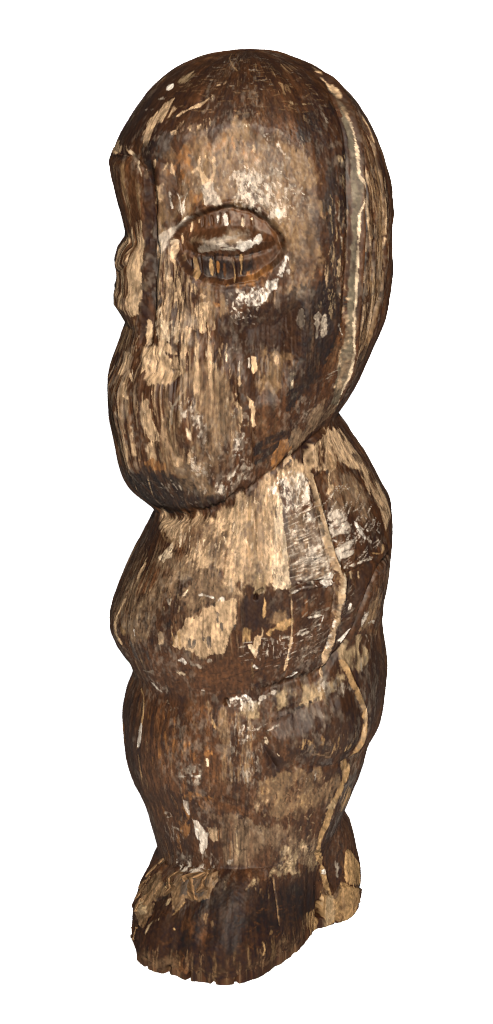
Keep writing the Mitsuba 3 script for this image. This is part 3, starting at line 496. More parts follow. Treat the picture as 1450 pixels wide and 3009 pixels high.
WEAR_AND_SHADE = [  # real wear and stain, with some shade and a highlight painted in
    ("fill", [(-178.4, 164.2), (-173, 111), (-164, 62), (-51.6, 7.5), (0.9, 66), (-31.7, 125), (-38.7, 182.6), (-48, 214.1), (-59.5, 191.8), (-70, 156.8), (-94.3, 143.8), (-116.8, 148.4), (-129.5, 165.6), (-142.8, 165.8)], 'dark', 'blotch', 1.0, 16, 8, 0, 0.8),  # dark stain, plus painted shade where the crown tilts back
    ("fill", [(-102.3, 353.5), (-84.9, 338.4), (-65.3, 330), (-57.4, 276.6), (-48.8, 228.6), (-48.6, 349), (-54.6, 435.5), (-66, 468.5), (-84.6, 429.4), (-96.6, 399.5)], 'dark', 'blotch', 0.95, 14, 8, 0, 0.75),
    ("fill", [(-69.2, 843.5), (-45.8, 826.8), (-8.7, 820.5), (-13.5, 867.6), (-29.3, 890.4), (-38, 912.5), (-62.3, 893)], 'dark', 'blotch', 1.0, 16, 8, 0, 0.75),
    ("fill", [(-169.6, 818), (-117.7, 802.5), (-110.2, 909.6), (-123, 1012.5), (-161.1, 1027), (-160.9, 912.8), (-168.2, 848.8)], 'dark', 'blotch', 0.85, 14, 8, 0, 0.6),
    ("fill", [(-142.7, 723.4), (-115.6, 753.2), (-90.8, 752.4), (-58.7, 752.5), (-39.7, 701.5), (-31.5, 726.4), (-54.1, 806.4), (-84.3, 799), (-117.8, 798.5), (-150.8, 797.4)], 'dark', 'blotch', 0.9, 10, 8, 0, 0.6),
    ("fill", [(0.5, 155.4), (-11.9, 225), (-12.3, 339.2), (-23.9, 433.4), (-24.9, 524), (-43.6, 404.9), (-40.9, 322.7), (-36.4, 234.4)], 'dark', 'blotch', 0.9, 8, 6, 0, 0.7),
    ("fill", [(-145.3, 66.6), (-74.1, 47), (-45.9, 92.5), (-48.4, 141.2), (-61.3, 150.4), (-94.4, 135.6), (-117.1, 144.5), (-128.9, 155.5), (-132.7, 108.5)], 'brown', 'mottle', 0.35, 10, 6, 0.0, 0.92),
    ("fill", [(-134.8, 60.2), (-59.9, 54.2), (-56.2, 89.8), (-82.6, 105.5), (-109, 98.6)], 'umber', 'fleck', 0.22, 8, 6, 0.0, 0.92),
    ("fill", [(-141, 152.8), (-142.4, 133), (-138.3, 124.8), (-136.5, 116.2), (-133.1, 111.8), (-128, 125.2), (-131.7, 137.5), (-136, 145.8), (-136.9, 160.2), (-140.1, 161.2)], 'tan', 'streak', 0.72, 2, 3, 0.0, 0.92),
    ("line", [(-126.1, 136.5), (-121.8, 130.2), (-117.2, 125.8), (-113.6, 120.5), (-111, 114.6)], 'tan', 2.0, 'solid', 0.9, 0.0, 0.92),
    ("fill", [(-112.7, 108.4), (-108.1, 111.2), (-106.6, 116.6), (-109.7, 118.6)], 'tan', 'speck', 0.6, 1, 2, 0.0, 0.92),
    ("fill", [(-139.7, 86.8), (-144.3, 67.7), (-131.2, 73.4), (-125.4, 94.2), (-131.1, 99.8)], 'greytan', 'mottle', 0.55, 3, 4, 0.0, 0.92),
    ("fill", [(-125.1, 152.5), (-123.8, 143.5), (-117.2, 143.8), (-110.7, 139.6), (-109.4, 149.2), (-113.8, 153.4), (-119.9, 154.8)], 'tan', 'speck', 0.55, 1.5, 3, 0.0, 0.92),
    ("fill", [(-126.1, 151.2), (-123.3, 150.4), (-122.7, 155.5), (-125.4, 154.5)], 'tan', 'solid', 0.7, 1, 1.5, 0.0, 0.92),
    ("line", [(-110.1, 140.4), (-108.4, 156.8)], 'tan', 0.9, 'speck', 0.7, 0.0, 0.92),
    ("line", [(-108.4, 140.6), (-106.9, 153.6)], 'tan', 0.7, 'speck', 0.6, 0.0, 0.92),
    ("fill", [(-146.7, 96), (-147, 92), (-143.2, 92.5), (-140.7, 97.2), (-141.7, 100.2), (-145, 98.8)], 'white', 'solid', 0.95, 1, 1, 0.3, 0.92),
    ("fill", [(-151.2, 126), (-143.2, 109.5), (-139.2, 112.2), (-145.6, 130.5)], 'grey', 'hatch', 0.4, 2, 3, 0.0, 0.92),
    ("line", [(-115, 55.4), (-100.5, 50.5), (-95.1, 54.4)], 'grey', 1.8, 'speck', 0.6, 0.0, 0.92),
    ("line", [(-167, 87), (-166, 77)], 'greytan', 1.2, 'speck', 0.7, 0.0, 0.92),
    ("line", [(-179.9, 53.5), (-164.2, 35)], 'greytan', 1.5, 'speck', 0.5, 0.0, 0.92),
    ("fill", [(-124.6, 77.5), (-103.6, 70.8), (-95.7, 95.8), (-108.2, 104)], 'grey', 'speck', 0.2, 6, 4, 0.0, 0.92),
    ("line", [(-109, 98.6), (-104.9, 96.5), (-104.4, 91.2)], 'tan', 1.2, 'speck', 0.6, 0.0, 0.92),
    ("line", [(-128.1, 13.5), (-96.9, 78.5)], 'umber', 0.6, 'solid', 0.95, 0.0, 0.92),
    ("fill", [(-69.2, 98.5), (-61.4, 98.4), (-63.8, 112.4), (-70.3, 114.5)], 'umber', 'fleck', 0.65, 2, 3, 0.0, 0.92),
    ("line", [(-60.9, 139.8), (-61, 148.4)], 'tan', 1.8, 'speck', 0.8, 0.0, 0.92),
    ("line", [(-67, 125.5), (-59.3, 127.4), (-54.4, 127.5)], 'greytan', 1.8, 'speck', 0.6, 0.0, 0.92),
    ("line", [(-51.6, 138.2), (-50.6, 146.5), (-50.1, 153.5)], 'grey', 2.0, 'speck', 0.7, 0.0, 0.92),
    ("fill", [(-60, 62.2), (-33.1, 62), (-51, 83.6), (-64.6, 82)], 'umber', 'streak', 0.35, 3, 4, 0.0, 0.92),
    ("fill", [(-47.6, 83.5), (-31.1, 86), (-42.5, 104.2), (-53.9, 105.2)], 'umber', 'hatch', 0.35, 3, 4, 0.0, 0.92),
    ("fill", [(-177.4, 169), (-174.8, 151), (-153.4, 160.8), (-154.2, 166), (-161.7, 168)], 'tan', 'streak', 0.85, 1, 1.5, 0.0, 0.92),
    ("line", [(-150.8, 159.8), (-146.9, 167), (-144.2, 168.8)], 'tan', 1.5, 'fleck', 0.8, 0.0, 0.92),
    ("line", [(-146.8, 164.5), (-143.5, 172.2), (-140.2, 181.4), (-138.9, 193.2)], 'pale', 1.4, 'fleck', 0.8, 0.0, 0.92),
    ("fill", [(-140.7, 157.6), (-131.3, 161.2), (-129.6, 179.4), (-135, 206.8), (-137, 202.1), (-137.8, 177)], 'black', 'solid', 0.9, 3, 3, 0.0, 0.92),
    ("line", [(-131, 178.2), (-131.5, 186)], 'tan', 1.8, 'solid', 0.95, 0.0, 0.92),
    ("line", [(-137.3, 185.3), (-137.1, 195.5)], 'tan', 1.3, 'solid', 0.95, 0.0, 0.92),
    ("fill", [(-176.1, 173), (-142.7, 172), (-137.8, 193.5), (-137.8, 234.5), (-140, 236.5), (-156.1, 243), (-174.2, 214)], 'brown', 'solid', 0.85, 3, 3, 0.0, 0.92),
    ("fill", [(-157.4, 177), (-144.1, 175.5), (-138.6, 206.6), (-139.4, 233.5), (-150.6, 237), (-153.7, 209.2)], 'umber', 'streak', 0.5, 3, 3, 0.0, 0.92),
    ("fill", [(-155.5, 246), (-139.4, 233.5), (-138.1, 251), (-138.2, 305), (-140.2, 329.2), (-147, 328), (-156.5, 308), (-165, 298), (-157.8, 288), (-165, 268), (-168.9, 255)], 'tan', 'streak', 0.72, 2, 3, 0.0, 0.92),
    ("fill", [(-163.4, 271), (-145.3, 271), (-144.8, 281.2), (-157.5, 291.2)], 'greybrown', 'streak', 0.6, 2, 2, 0.0, 0.92),
    ("fill", [(-159.8, 298), (-144.7, 284.5), (-146.8, 300.5), (-151.6, 309)], 'dark', 'streak', 0.5, 2, 3, 0.0, 0.92),
    ("fill", [(-170.7, 337), (-149.3, 329), (-142.4, 331.6), (-142.6, 353.8), (-159.8, 362)], 'umber', 'streak', 0.6, 3, 3, 0.0, 0.92),
    ("fill", [(-131.4, 185.5), (-124.6, 167.4), (-110, 152.5), (-94.1, 144.6), (-73.1, 153.5), (-62.6, 176.6), (-58.2, 217.8), (-58, 276.5), (-60, 335.5), (-70.5, 348.4), (-73.6, 294.8), (-84.8, 250.2), (-108.4, 235.2), (-124.3, 253.5), (-134.8, 249.6)], 'umber', 'blotch', 0.92, 10, 8, 0.0, 0.92),
    ("fill", [(-124.6, 170.5), (-106.7, 157.2), (-84.4, 162.7), (-78.3, 177.6), (-93.8, 198.6), (-108.9, 206.6), (-124.5, 211.8), (-127.4, 190.1)], 'amber', 'mottle', 0.36, 8, 6, 0.0, 0.92),
    ("fill", [(-118.7, 172.4), (-94, 161.8), (-90.8, 188.4), (-108.9, 203.4), (-116.7, 200.5)], 'rust', 'mottle', 0.22, 6, 5, 0.0, 0.92),
    ("fill", [(-131.4, 151.5), (-122.8, 150.5), (-124.6, 173.7), (-128.9, 179.5)], 'slate', 'mottle', 0.5, 5, 4, 0.0, 0.92),
    ("fill", [(-116.6, 177.8), (-112.7, 177.2), (-111.5, 191.6), (-115.3, 194.2)], 'slate', 'solid', 0.6, 2, 3, 0.0, 0.92),
    ("fill", [(-90.8, 144.4), (-69.8, 153.4), (-67.9, 186.4), (-78.4, 188.6), (-89.2, 169.6)], 'grey', 'speck', 0.36, 6, 5, 0.0, 0.92),
    ("line", [(-82.5, 161.8), (-80.5, 161.2), (-79.7, 167.4)], 'chalk', 2.4, 'speck', 0.7, 0.0, 0.92),
    ("line", [(-75.8, 166.6), (-74.8, 174.4), (-73, 181.8)], 'chalk', 2.4, 'speck', 0.7, 0.0, 0.92),
    ("line", [(-86.9, 171.6), (-86.4, 179.2)], 'tan', 1.5, 'fleck', 0.8, 0.0, 0.92),
    ("line", [(-93.3, 151.2), (-88.4, 151.3)], 'pale', 1.8, 'speck', 0.7, 0.0, 0.92),
    ("fill", [(-97.9, 219.8), (-95.4, 198.6), (-87.7, 191.8), (-80.2, 202.8), (-78.9, 220.8), (-74.7, 239.5), (-72, 256.7), (-79.2, 249.8), (-87.9, 239.4), (-95.4, 238.5)], 'chalk', 'speck', 0.66, 5, 5, 0.0, 0.92),
    ("fill", [(-103, 204.6), (-93.8, 188.4), (-69.2, 182.5), (-64.5, 223.4), (-67.6, 259.5), (-79.1, 246.4), (-93.8, 234.6)], 'grey', 'speck', 0.42, 8, 6, 0.0, 0.92),
    ("fill", [(-83.3, 220.6), (-78.7, 213.6), (-79, 235.5), (-73.4, 250.6), (-77.7, 250.4), (-82.6, 235.4)], 'chalk', 'fleck', 0.55, 3, 3, 0.0, 0.92),
    ("line", [(-111.2, 179.5), (-111.3, 188.4), (-113, 194.2), (-115.3, 196.8)], 'tan', 1.8, 'solid', 0.95, 0.0, 0.92),
    ("line", [(-112, 190.8), (-110.2, 199.4), (-108.9, 205.7), (-106.9, 213.5)], 'tan', 2.2, 'solid', 0.95, 0.0, 0.92),
    ("line", [(-104.6, 183.6), (-104.3, 193.6), (-104.6, 202.5), (-106.1, 210.8)], 'tan', 1.6, 'solid', 0.95, 0.0, 0.92),
    ("line", [(-108.6, 180.4), (-108.1, 189.2)], 'tan', 0.8, 'speck', 0.7, 0.0, 0.92),
    ("fill", [(-110.2, 204.5), (-105.1, 207.8), (-105.4, 213.8), (-107.6, 214.6), (-109.1, 211.8)], 'tan', 'solid', 0.9, 1, 2, 0.0, 0.92),
    ("fill", [(-109.7, 212.8), (-104.3, 208.5), (-104, 218.5), (-101.5, 226.2), (-100.3, 233.6), (-107.9, 234.4), (-108.9, 224.4)], 'chalk', 'solid', 0.78, 1.5, 2.5, 0.2, 0.75),
    ("line", [(-124.6, 212.6), (-124, 222.5), (-123.3, 231.5)], 'chalk', 1.3, 'speck', 0.9, 0.0, 0.92),
    ("line", [(-121.5, 214.8), (-119.8, 224.2), (-118.9, 241.8)], 'chalk', 1.6, 'speck', 0.9, 0.0, 0.92),
    ("line", [(-116.1, 216.5), (-118.1, 228.4), (-116.9, 244.5)], 'chalk', 1.8, 'speck', 0.85, 0.0, 0.92),
    ("fill", [(-124.5, 215.2), (-114.8, 215.4), (-114.3, 244.4), (-119.4, 245.2), (-123, 233.4)], 'grey', 'streak', 0.45, 4, 3, 0.0, 0.92),
    ("fill", [(-114.8, 215.4), (-108.7, 217.2), (-108.5, 235.6), (-114.6, 238.2)], 'amber', 'mottle', 0.55, 3, 3, 0.0, 0.92),
    ("fill", [(-134.8, 268.4), (-130.6, 257.6), (-122.8, 247.2), (-115.5, 241.5), (-109.4, 237.8), (-116.3, 247.4), (-122.5, 256.4), (-125.6, 266.5), (-126.8, 276.2)], 'chalk', 'solid', 0.7, 2, 2, 0, 0.6),
    ("line", [(-127.4, 190.1), (-125.5, 183.8), (-124, 194.5)], 'tan', 1.3, 'fleck', 0.8, 0.0, 0.92),
    ("line", [(-124.7, 180.6), (-122.5, 198.5)], 'tan', 1.0, 'fleck', 0.7, 0.0, 0.92),
    ("fill", [(-134.4, 208.8), (-127.2, 203.6), (-125.8, 218.2), (-128.9, 230.5), (-134.6, 222.8)], 'tan', 'mottle', 0.42, 3, 3, 0.0, 0.92),
    ("fill", [(-124.6, 263.5), (-120.5, 249), (-112.1, 241.2), (-99.9, 235.5), (-84.9, 244.4), (-74.1, 272.6), (-73.1, 287.4), (-79.2, 305.2), (-89.2, 319.6), (-101.1, 320.8), (-113.1, 308.6), (-121.2, 286.5)], 'brown', 'solid', 0.9, 2, 2, 0.0, 0.92),
    ("fill", [(-119.4, 251), (-109.7, 243.2), (-95.4, 239.4), (-83.3, 248.4), (-74.7, 273.1), (-73.8, 284.6), (-80.4, 269.4), (-93.8, 257.5), (-109.6, 257.2), (-118.6, 260.8)], 'rust', 'mottle', 0.75, 3, 3, 0.0, 0.92),
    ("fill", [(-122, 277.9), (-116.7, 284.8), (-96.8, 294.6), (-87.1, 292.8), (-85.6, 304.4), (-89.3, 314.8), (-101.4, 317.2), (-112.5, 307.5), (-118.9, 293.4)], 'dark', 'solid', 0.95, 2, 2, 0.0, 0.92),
    ("fill", [(-119.7, 283), (-96.8, 295.6), (-87.1, 294.8), (-86.3, 304.4), (-90.7, 312.8), (-103.1, 314.2), (-113.6, 303.5)], 'black', 'blotch', 0.9, 4, 2, 0.0, 0.92),  # shade of the lower eye recess, painted dark
    ("fill", [(-119.4, 268.4), (-111, 261.9), (-98.4, 259.5), (-86.4, 262.2), (-78.9, 272.8), (-83.5, 277.2), (-108.4, 275.5)], 'greybrown', 'blotch', 0.75, 3, 3, 0.0, 0.92),
    ("fill", [(-115.4, 270), (-102.5, 265.8), (-87.8, 266.2), (-84.9, 279.4), (-96.7, 286), (-111.2, 281.4)], 'grey', 'hatch', 0.6, 3, 3, 0.0, 0.92),
    ("fill", [(-102.2, 274.3), (-93.5, 272.4), (-83.4, 268.2), (-81.2, 273.2), (-87.9, 280.4), (-98.1, 283.6)], 'chalk', 'hatch', 0.7, 2, 3, 0.0, 0.92),
    ("fill", [(-95.8, 281.4), (-90.8, 276.5), (-84.2, 268.5), (-82.3, 271.5), (-84.9, 277.5), (-91.4, 284)], 'white', 'solid', 0.9, 1.5, 2.5, 0.0, 0.92),  # painted highlight on the eyeball
    ("fill", [(-118.9, 276.8), (-109.5, 283.5), (-95.1, 288.5), (-82, 284.6), (-80.4, 287), (-95.3, 295.2), (-113.1, 287.6)], 'black', 'speck', 0.8, 1.5, 2, 0.0, 0.92),  # painted shadow under the eyeball bulge
    ("fill", [(-88.5, 309.6), (-80.4, 297.4), (-75.6, 294.8), (-77.9, 308.8), (-84.9, 322.5), (-93.5, 326.5), (-101, 322.4), (-95.2, 318.2)], 'amber', 'mottle', 0.85, 3, 3, 0.0, 0.92),
    ("fill", [(-115.3, 243.5), (-109, 239.5), (-103.2, 238.8), (-106.6, 247.4), (-114.3, 251.8)], 'amber', 'mottle', 0.45, 3, 3, 0.0, 0.92),
    ("line", [(-103.3, 245.4), (-103.1, 253.8)], 'white', 1.5, 'solid', 1, -0.3, 0.92),
    ("line", [(-99.7, 245.4), (-98.7, 257.5)], 'white', 2.0, 'solid', 1, -0.3, 0.92),
    ("line", [(-91.8, 250.4), (-91.7, 258.8)], 'pale', 1.5, 'solid', 1, -0.3, 0.92),
    ("line", [(-87.7, 249.8), (-87.4, 252.2)], 'pale', 1.3, 'solid', 0.95, 0.0, 0.92),
    ("line", [(-112.2, 246.5), (-112.2, 250.6)], 'tan', 1.2, 'solid', 0.95, 0.0, 0.92),
    ("line", [(-107.8, 246.8), (-106.9, 255.4)], 'amber', 1.6, 'solid', 0.95, 0.0, 0.92),
    ("line", [(-97.4, 251.5), (-97.3, 255.2)], 'amber', 1.2, 'solid', 0.95, 0.0, 0.92),
    ("line", [(-115.5, 247.6), (-116.4, 257.5)], 'tan', 1.3, 'solid', 0.95, 0.0, 0.92),
    ("line", [(-120.9, 256.9), (-120.8, 268.8)], 'tan', 1.4, 'solid', 0.95, 0.0, 0.92),
    ("line", [(-114.7, 285.8), (-113.8, 293.5), (-112, 308.6)], 'ochre', 1.7, 'solid', 1, -0.4, 0.92),
    ("line", [(-106.4, 292.2), (-106.1, 300.8), (-105.6, 311)], 'ochre', 1.7, 'solid', 1, -0.4, 0.92),
    ("line", [(-96.3, 297.2), (-95.4, 305.6), (-95.2, 319.2)], 'ochre', 1.7, 'solid', 1, -0.4, 0.92),
    ("line", [(-92.5, 290.6), (-92.2, 302.4), (-92.5, 313.5)], 'ochre', 1.7, 'solid', 1, -0.4, 0.92),
    ("line", [(-102.9, 295.4), (-103, 307.6)], 'amber', 1.3, 'solid', 0.95, 0.0, 0.92),
    ("line", [(-119.7, 279.6), (-119, 287)], 'umber', 1.3, 'solid', 0.95, 0.0, 0.92),
    ("line", [(-99.9, 298.8), (-99.7, 312.5)], 'rust', 1.2, 'solid', 0.95, 0.0, 0.92),
    ("line", [(-123.5, 261.2), (-123.3, 272), (-122.7, 282.4)], 'pale', 1.6, 'fleck', 0.9, 0.0, 0.92),
    ("line", [(-123, 268.9), (-122.9, 277), (-120.7, 297.4), (-119.2, 312.2)], 'tan', 1.8, 'fleck', 0.9, 0.0, 0.92),
    ("fill", [(-73.6, 289.6), (-72.1, 293.4), (-72.4, 308), (-77.1, 327.5), (-82.8, 344.2), (-90.8, 347.5), (-93.6, 337.7), (-87.9, 326.6), (-79.2, 314.2)], 'white', 'speck', 0.78, 2.5, 4, 0.0, 0.92),
    ("fill", [(-102.5, 328.2), (-90.7, 326.8), (-79.2, 331.2), (-84.9, 350.4), (-96.6, 355.5), (-102.5, 342.8)], 'chalk', 'speck', 0.45, 5, 4, 0.0, 0.92),
    ("fill", [(-133.7, 265.5), (-124.3, 260.5), (-123.4, 273.2), (-124, 291.6), (-120.1, 315.4), (-116.7, 355.5), (-119.4, 369.5), (-126.1, 362.4), (-131.5, 301.8)], 'tan', 'streak', 0.62, 3, 3, 0.0, 0.92),
    ("fill", [(-129.2, 263), (-126.7, 260.6), (-125, 280.6), (-124.3, 302), (-125.6, 301.4), (-127.6, 282.5)], 'pale', 'streak', 0.8, 1.5, 2, 0.0, 0.92),
    ("fill", [(-123, 282), (-120.2, 294.2), (-118.6, 316.2), (-118.2, 344.6), (-120.2, 343.4), (-122.3, 317.5)], 'tan', 'slit', 0.85, 1.5, 2, 0.0, 0.92),
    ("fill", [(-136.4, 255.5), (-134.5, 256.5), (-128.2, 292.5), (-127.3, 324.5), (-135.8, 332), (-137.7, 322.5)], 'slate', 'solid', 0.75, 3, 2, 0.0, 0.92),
    ("fill", [(-136.8, 241.6), (-135.6, 242.5), (-136.9, 323), (-136.1, 359.9), (-137.9, 355.5), (-137.4, 309)], 'dark', 'solid', 0.9, 1.5, 1, 0.0, 0.92),  # shade inside the nose groove, painted in
    ("line", [(-137.8, 177), (-137.4, 200.5), (-137, 228), (-137.1, 255), (-136.9, 282), (-137.9, 308.9), (-139, 331.5), (-138.9, 351.6), (-135, 367.4)], 'dark', 4.5, 'solid', 0.95, 0.0, 0.92),  # broad soft shadow along the nose groove, painted dark
    ("fill", [(-114.4, 311.5), (-102.5, 324.5), (-93.6, 345.2), (-93.6, 367.8), (-102.3, 369.5), (-114.1, 357.4), (-117.4, 327.5)], 'umber', 'streak', 0.5, 5, 4, 0.0, 0.92),
    ("fill", [(-112.2, 338.5), (-109.9, 335.6), (-106.6, 336.6), (-106.6, 351.6), (-107.4, 368.9), (-109.7, 364.8), (-112, 352.6)], 'tan', 'slit', 0.95, 1.2, 2.5, 0.3, 0.92),
    ("fill", [(-115.1, 307.4), (-111.4, 320.2), (-111.5, 327.5), (-114.3, 321.5)], 'tan', 'slit', 0.85, 1, 2, 0.0, 0.92),
    ("line", [(-109.9, 327.5), (-107.2, 330.5)], 'tan', 1.6, 'solid', 0.95, 0.0, 0.92),
    ("fill", [(-104.6, 338.5), (-100.2, 337.9), (-100.2, 345.3), (-103.8, 346.2)], 'amber', 'solid', 0.7, 1.5, 2, 0.0, 0.92),
    ("fill", [(-131.6, 334.1), (-127.3, 326.2), (-125.3, 343), (-118.6, 346.2), (-117.9, 359.4), (-119.3, 367.8), (-127, 365.2), (-129.3, 351.2)], 'pale', 'speck', 0.8, 2, 3, 0.0, 0.92),
    ("line", [(-138.4, 333.5), (-137.8, 345.4), (-135.7, 361.8)], 'tan', 2.2, 'streak', 0.9, 0.0, 0.92),
    ("line", [(-116.7, 356.9), (-115, 359.5), (-115.1, 368.5), (-116.6, 383.5)], 'tan', 2.8, 'slit', 0.9, 0.0, 0.92),
    ("line", [(-104.1, 356.2), (-103.9, 365.6)], 'tan', 1.6, 'fleck', 0.9, 0.0, 0.92),
    ("line", [(-95.1, 372), (-95.9, 387.2), (-98.4, 388.6), (-97.8, 379.4)], 'chalk', 2.2, 'speck', 0.8, 0.0, 0.92),
    ("line", [(-95.1, 380.6), (-94.4, 391.5)], 'chalk', 1.3, 'speck', 0.8, 0.0, 0.92),
    ("fill", [(-112, 366.5), (-107.6, 370.5), (-108.2, 382.5), (-111.7, 377.4)], 'rust', 'mottle', 0.6, 3, 3, 0.0, 0.92),
    ("fill", [(-102.3, 353.5), (-90.8, 345.5), (-84.9, 346.4), (-69.3, 332.8), (-65.3, 364.6), (-68.7, 402), (-78.4, 404.4), (-89.2, 388), (-96.6, 399.5), (-102.5, 388.6)], 'dark', 'solid', 0.85, 8, 6, 0.0, 0.92),
    ("fill", [(-93.6, 374.5), (-84.6, 382.4), (-87.7, 402.8), (-93.6, 395.5)], 'slate', 'mottle', 0.5, 6, 4, 0.0, 0.92),
    ("fill", [(-137.3, 360.8), (-126.9, 369), (-122, 377.4), (-116.4, 390.5), (-115.6, 399.2), (-121, 404), (-130.1, 398.9), (-137.5, 377.2), (-137.9, 365.5)], 'tan', 'slit', 0.9, 3, 3, 0.0, 0.92),
    ("fill", [(-122.2, 392.2), (-116.4, 393.4), (-115.3, 402.8), (-118.9, 406.6)], 'slate', 'mottle', 0.6, 2, 3, 0.0, 0.92),
    ("fill", [(-127.1, 361.8), (-122.2, 366.2), (-119.3, 378.8), (-122, 380.5), (-125.3, 372.5)], 'tan', 'slit', 0.8, 2, 2, 0.0, 0.92),
    ("fill", [(-119.4, 372.5), (-93.6, 408.4), (-87.7, 454.8), (-94.1, 516), (-111.5, 525.4), (-122.7, 501.4), (-130.4, 465.2), (-121.2, 419.8)], 'umber', 'blotch', 0.72, 12, 8, 0.0, 0.92),
    ("fill", [(-115.6, 368.4), (-105.3, 377.6), (-99.5, 403.5), (-96.7, 440), (-102.8, 453.6), (-112.2, 426.2), (-115.7, 399.6)], 'tan', 'streak', 0.42, 5, 5, 0.0, 0.92),
    ("fill", [(-132.7, 416.2), (-129.7, 412.5), (-129.4, 432.2), (-125.6, 450.3), (-126.6, 456.5), (-132, 451.2), (-134.5, 436.4)], 'tan', 'slit', 0.85, 2, 3, 0.0, 0.92),
    ("fill", [(-150.2, 384), (-150.9, 360.2), (-144.7, 364.2), (-143.4, 376.2), (-145.1, 385.2)], 'tan', 'slit', 0.85, 1.5, 2, 0.0, 0.92),
    ("fill", [(-143.6, 391.8), (-141.2, 392.6), (-139.4, 408.5), (-141.5, 407.8)], 'tan', 'slit', 0.8, 1, 2, 0.0, 0.92),
    ("line", [(-145, 410), (-144, 426)], 'tan', 1.3, 'fleck', 0.9, 0.0, 0.92),
    ("line", [(-141.9, 383.4), (-137.8, 394)], 'tan', 1.6, 'fleck', 0.9, 0.0, 0.92),
    ("fill", [(-148, 428.8), (-136.6, 435.2), (-138.1, 461.6), (-145.8, 467), (-162.8, 459.8)], 'tan', 'streak', 0.48, 3, 4, 0.0, 0.92),
    ("fill", [(-137.4, 448.5), (-128.4, 456.2), (-122.8, 468.2), (-126.4, 476.8), (-136.1, 474.6), (-139.9, 464.2)], 'tan', 'streak', 0.52, 3, 4, 0.0, 0.92),
    ("fill", [(-143.2, 400.8), (-137.8, 425.4), (-138.9, 451.2), (-162.5, 445.5), (-151.5, 416)], 'rust', 'streak', 0.5, 3, 4, 0.0, 0.92),
    ("fill", [(-118.4, 424.6), (-112.3, 423.8), (-108.1, 434.5), (-108.1, 464.5), (-110.9, 457.5), (-113.8, 439), (-117, 439.6)], 'chalk', 'speck', 0.5, 2, 3, 0.0, 0.92),
    ("line", [(-109.7, 438.4), (-108.9, 453.4), (-108.4, 469.5)], 'chalk', 3.0, 'speck', 0.75, 0.0, 0.92),
    ("line", [(-120.9, 441.8), (-119.9, 423.6), (-117.4, 417.6)], 'grey', 1.6, 'speck', 0.8, 0.0, 0.92),
    ("fill", [(-117.1, 443), (-113.2, 442.6), (-113, 465.5), (-116.3, 460.2)], 'amber', 'mottle', 0.5, 3, 3, 0.0, 0.92),
    ("fill", [(-124.2, 424.5), (-120.5, 423.2), (-121, 448.5), (-123.8, 454.6)], 'slate', 'mottle', 0.6, 3, 3, 0.0, 0.92),
    ("fill", [(-115.1, 444.4), (-112.1, 453.4), (-112.8, 462.4), (-115.3, 455.5)], 'pale', 'streak', 0.4, 2, 2, 0.0, 0.92),
    ("fill", [(-135, 471.8), (-128.6, 471.4), (-124.9, 480.4), (-128.1, 487.2), (-133.4, 480.8)], 'amber', 'solid', 0.85, 2, 3, 0.0, 0.92),
    ("fill", [(-120.8, 473.8), (-116.3, 471.2), (-117.6, 483.8), (-122.1, 483.2)], 'tan', 'streak', 0.75, 1.5, 2, 0.0, 0.92),
    ("line", [(-114.6, 472.2), (-115.7, 483.4)], 'tan', 1.8, 'fleck', 0.9, 0.0, 0.92),
    ("fill", [(-165.3, 479), (-134.8, 478.6), (-124, 487.6), (-115.8, 497.6), (-111.3, 523.2), (-100.3, 534), (-100.5, 552.2), (-115.3, 547.2), (-153.2, 540), (-152.8, 517.8), (-161.4, 494.2)], 'black', 'solid', 0.85, 4, 4, 0.0, 0.92),  # dark chin stain, with the shadow under the jaw painted in
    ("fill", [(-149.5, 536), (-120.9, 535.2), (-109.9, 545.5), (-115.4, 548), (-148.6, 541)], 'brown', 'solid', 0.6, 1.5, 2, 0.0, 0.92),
    ("line", [(-145.2, 476.5), (-150.5, 491), (-153.8, 504)], 'tan', 0.8, 'fleck', 0.9, 0.0, 0.92),
    ("line", [(-135.7, 487.6), (-139.6, 505.2), (-143.5, 517.5)], 'tan', 0.8, 'fleck', 0.9, 0.0, 0.92),
    ("line", [(-149.7, 534.5), (-148.9, 538)], 'pale', 1.2, 'speck', 0.9, 0.0, 0.92),
    ("fill", [(-130.2, 493.5), (-121.2, 502.2), (-123.5, 515.5), (-133.7, 506.6)], 'grey', 'fleck', 0.35, 3, 3, 0.0, 0.92),
    ("fill", [(-114.4, 477.5), (-110.4, 483.4), (-109.9, 496.5), (-108.2, 504.4), (-113.5, 505.4), (-115.5, 491.4)], 'chalk', 'speck', 0.62, 2, 3, 0.0, 0.92),
    ("fill", [(-97.7, 477), (-91.5, 479.5), (-90.8, 489.6), (-94.1, 502.5), (-97.2, 495.4)], 'chalk', 'speck', 0.5, 3, 3, 0.0, 0.92),
    ("fill", [(-96.9, 474.6), (-95.4, 475), (-94, 485.6), (-95.5, 487.2)], 'white', 'speck', 0.6, 2, 2, 0.0, 0.92),
    ("fill", [(-96.4, 493), (-92.8, 498), (-92.8, 502.5), (-95.6, 498.6)], 'white', 'speck', 0.6, 2, 2, 0.0, 0.92),
    ("fill", [(-101.4, 509), (-90.8, 513.4), (-84.1, 523.5), (-87.5, 534.5), (-94.1, 537), (-104.6, 530), (-105.6, 523.4)], 'grey', 'speck', 0.6, 3, 4, 0.0, 0.92),
    ("fill", [(-104, 515.2), (-95.8, 514.9), (-95.9, 524.4), (-101.2, 530.5), (-105.3, 525.5)], 'chalk', 'speck', 0.55, 2, 3, 0.0, 0.92),
    ("line", [(-110.5, 510), (-110, 517.8), (-111.2, 521.4)], 'chalk', 1.5, 'speck', 0.7, 0.0, 0.92),
    ("line", [(-108.9, 474.4), (-107.1, 483.6), (-106.4, 489.5)], 'chalk', 1.2, 'speck', 0.7, 0.0, 0.92),
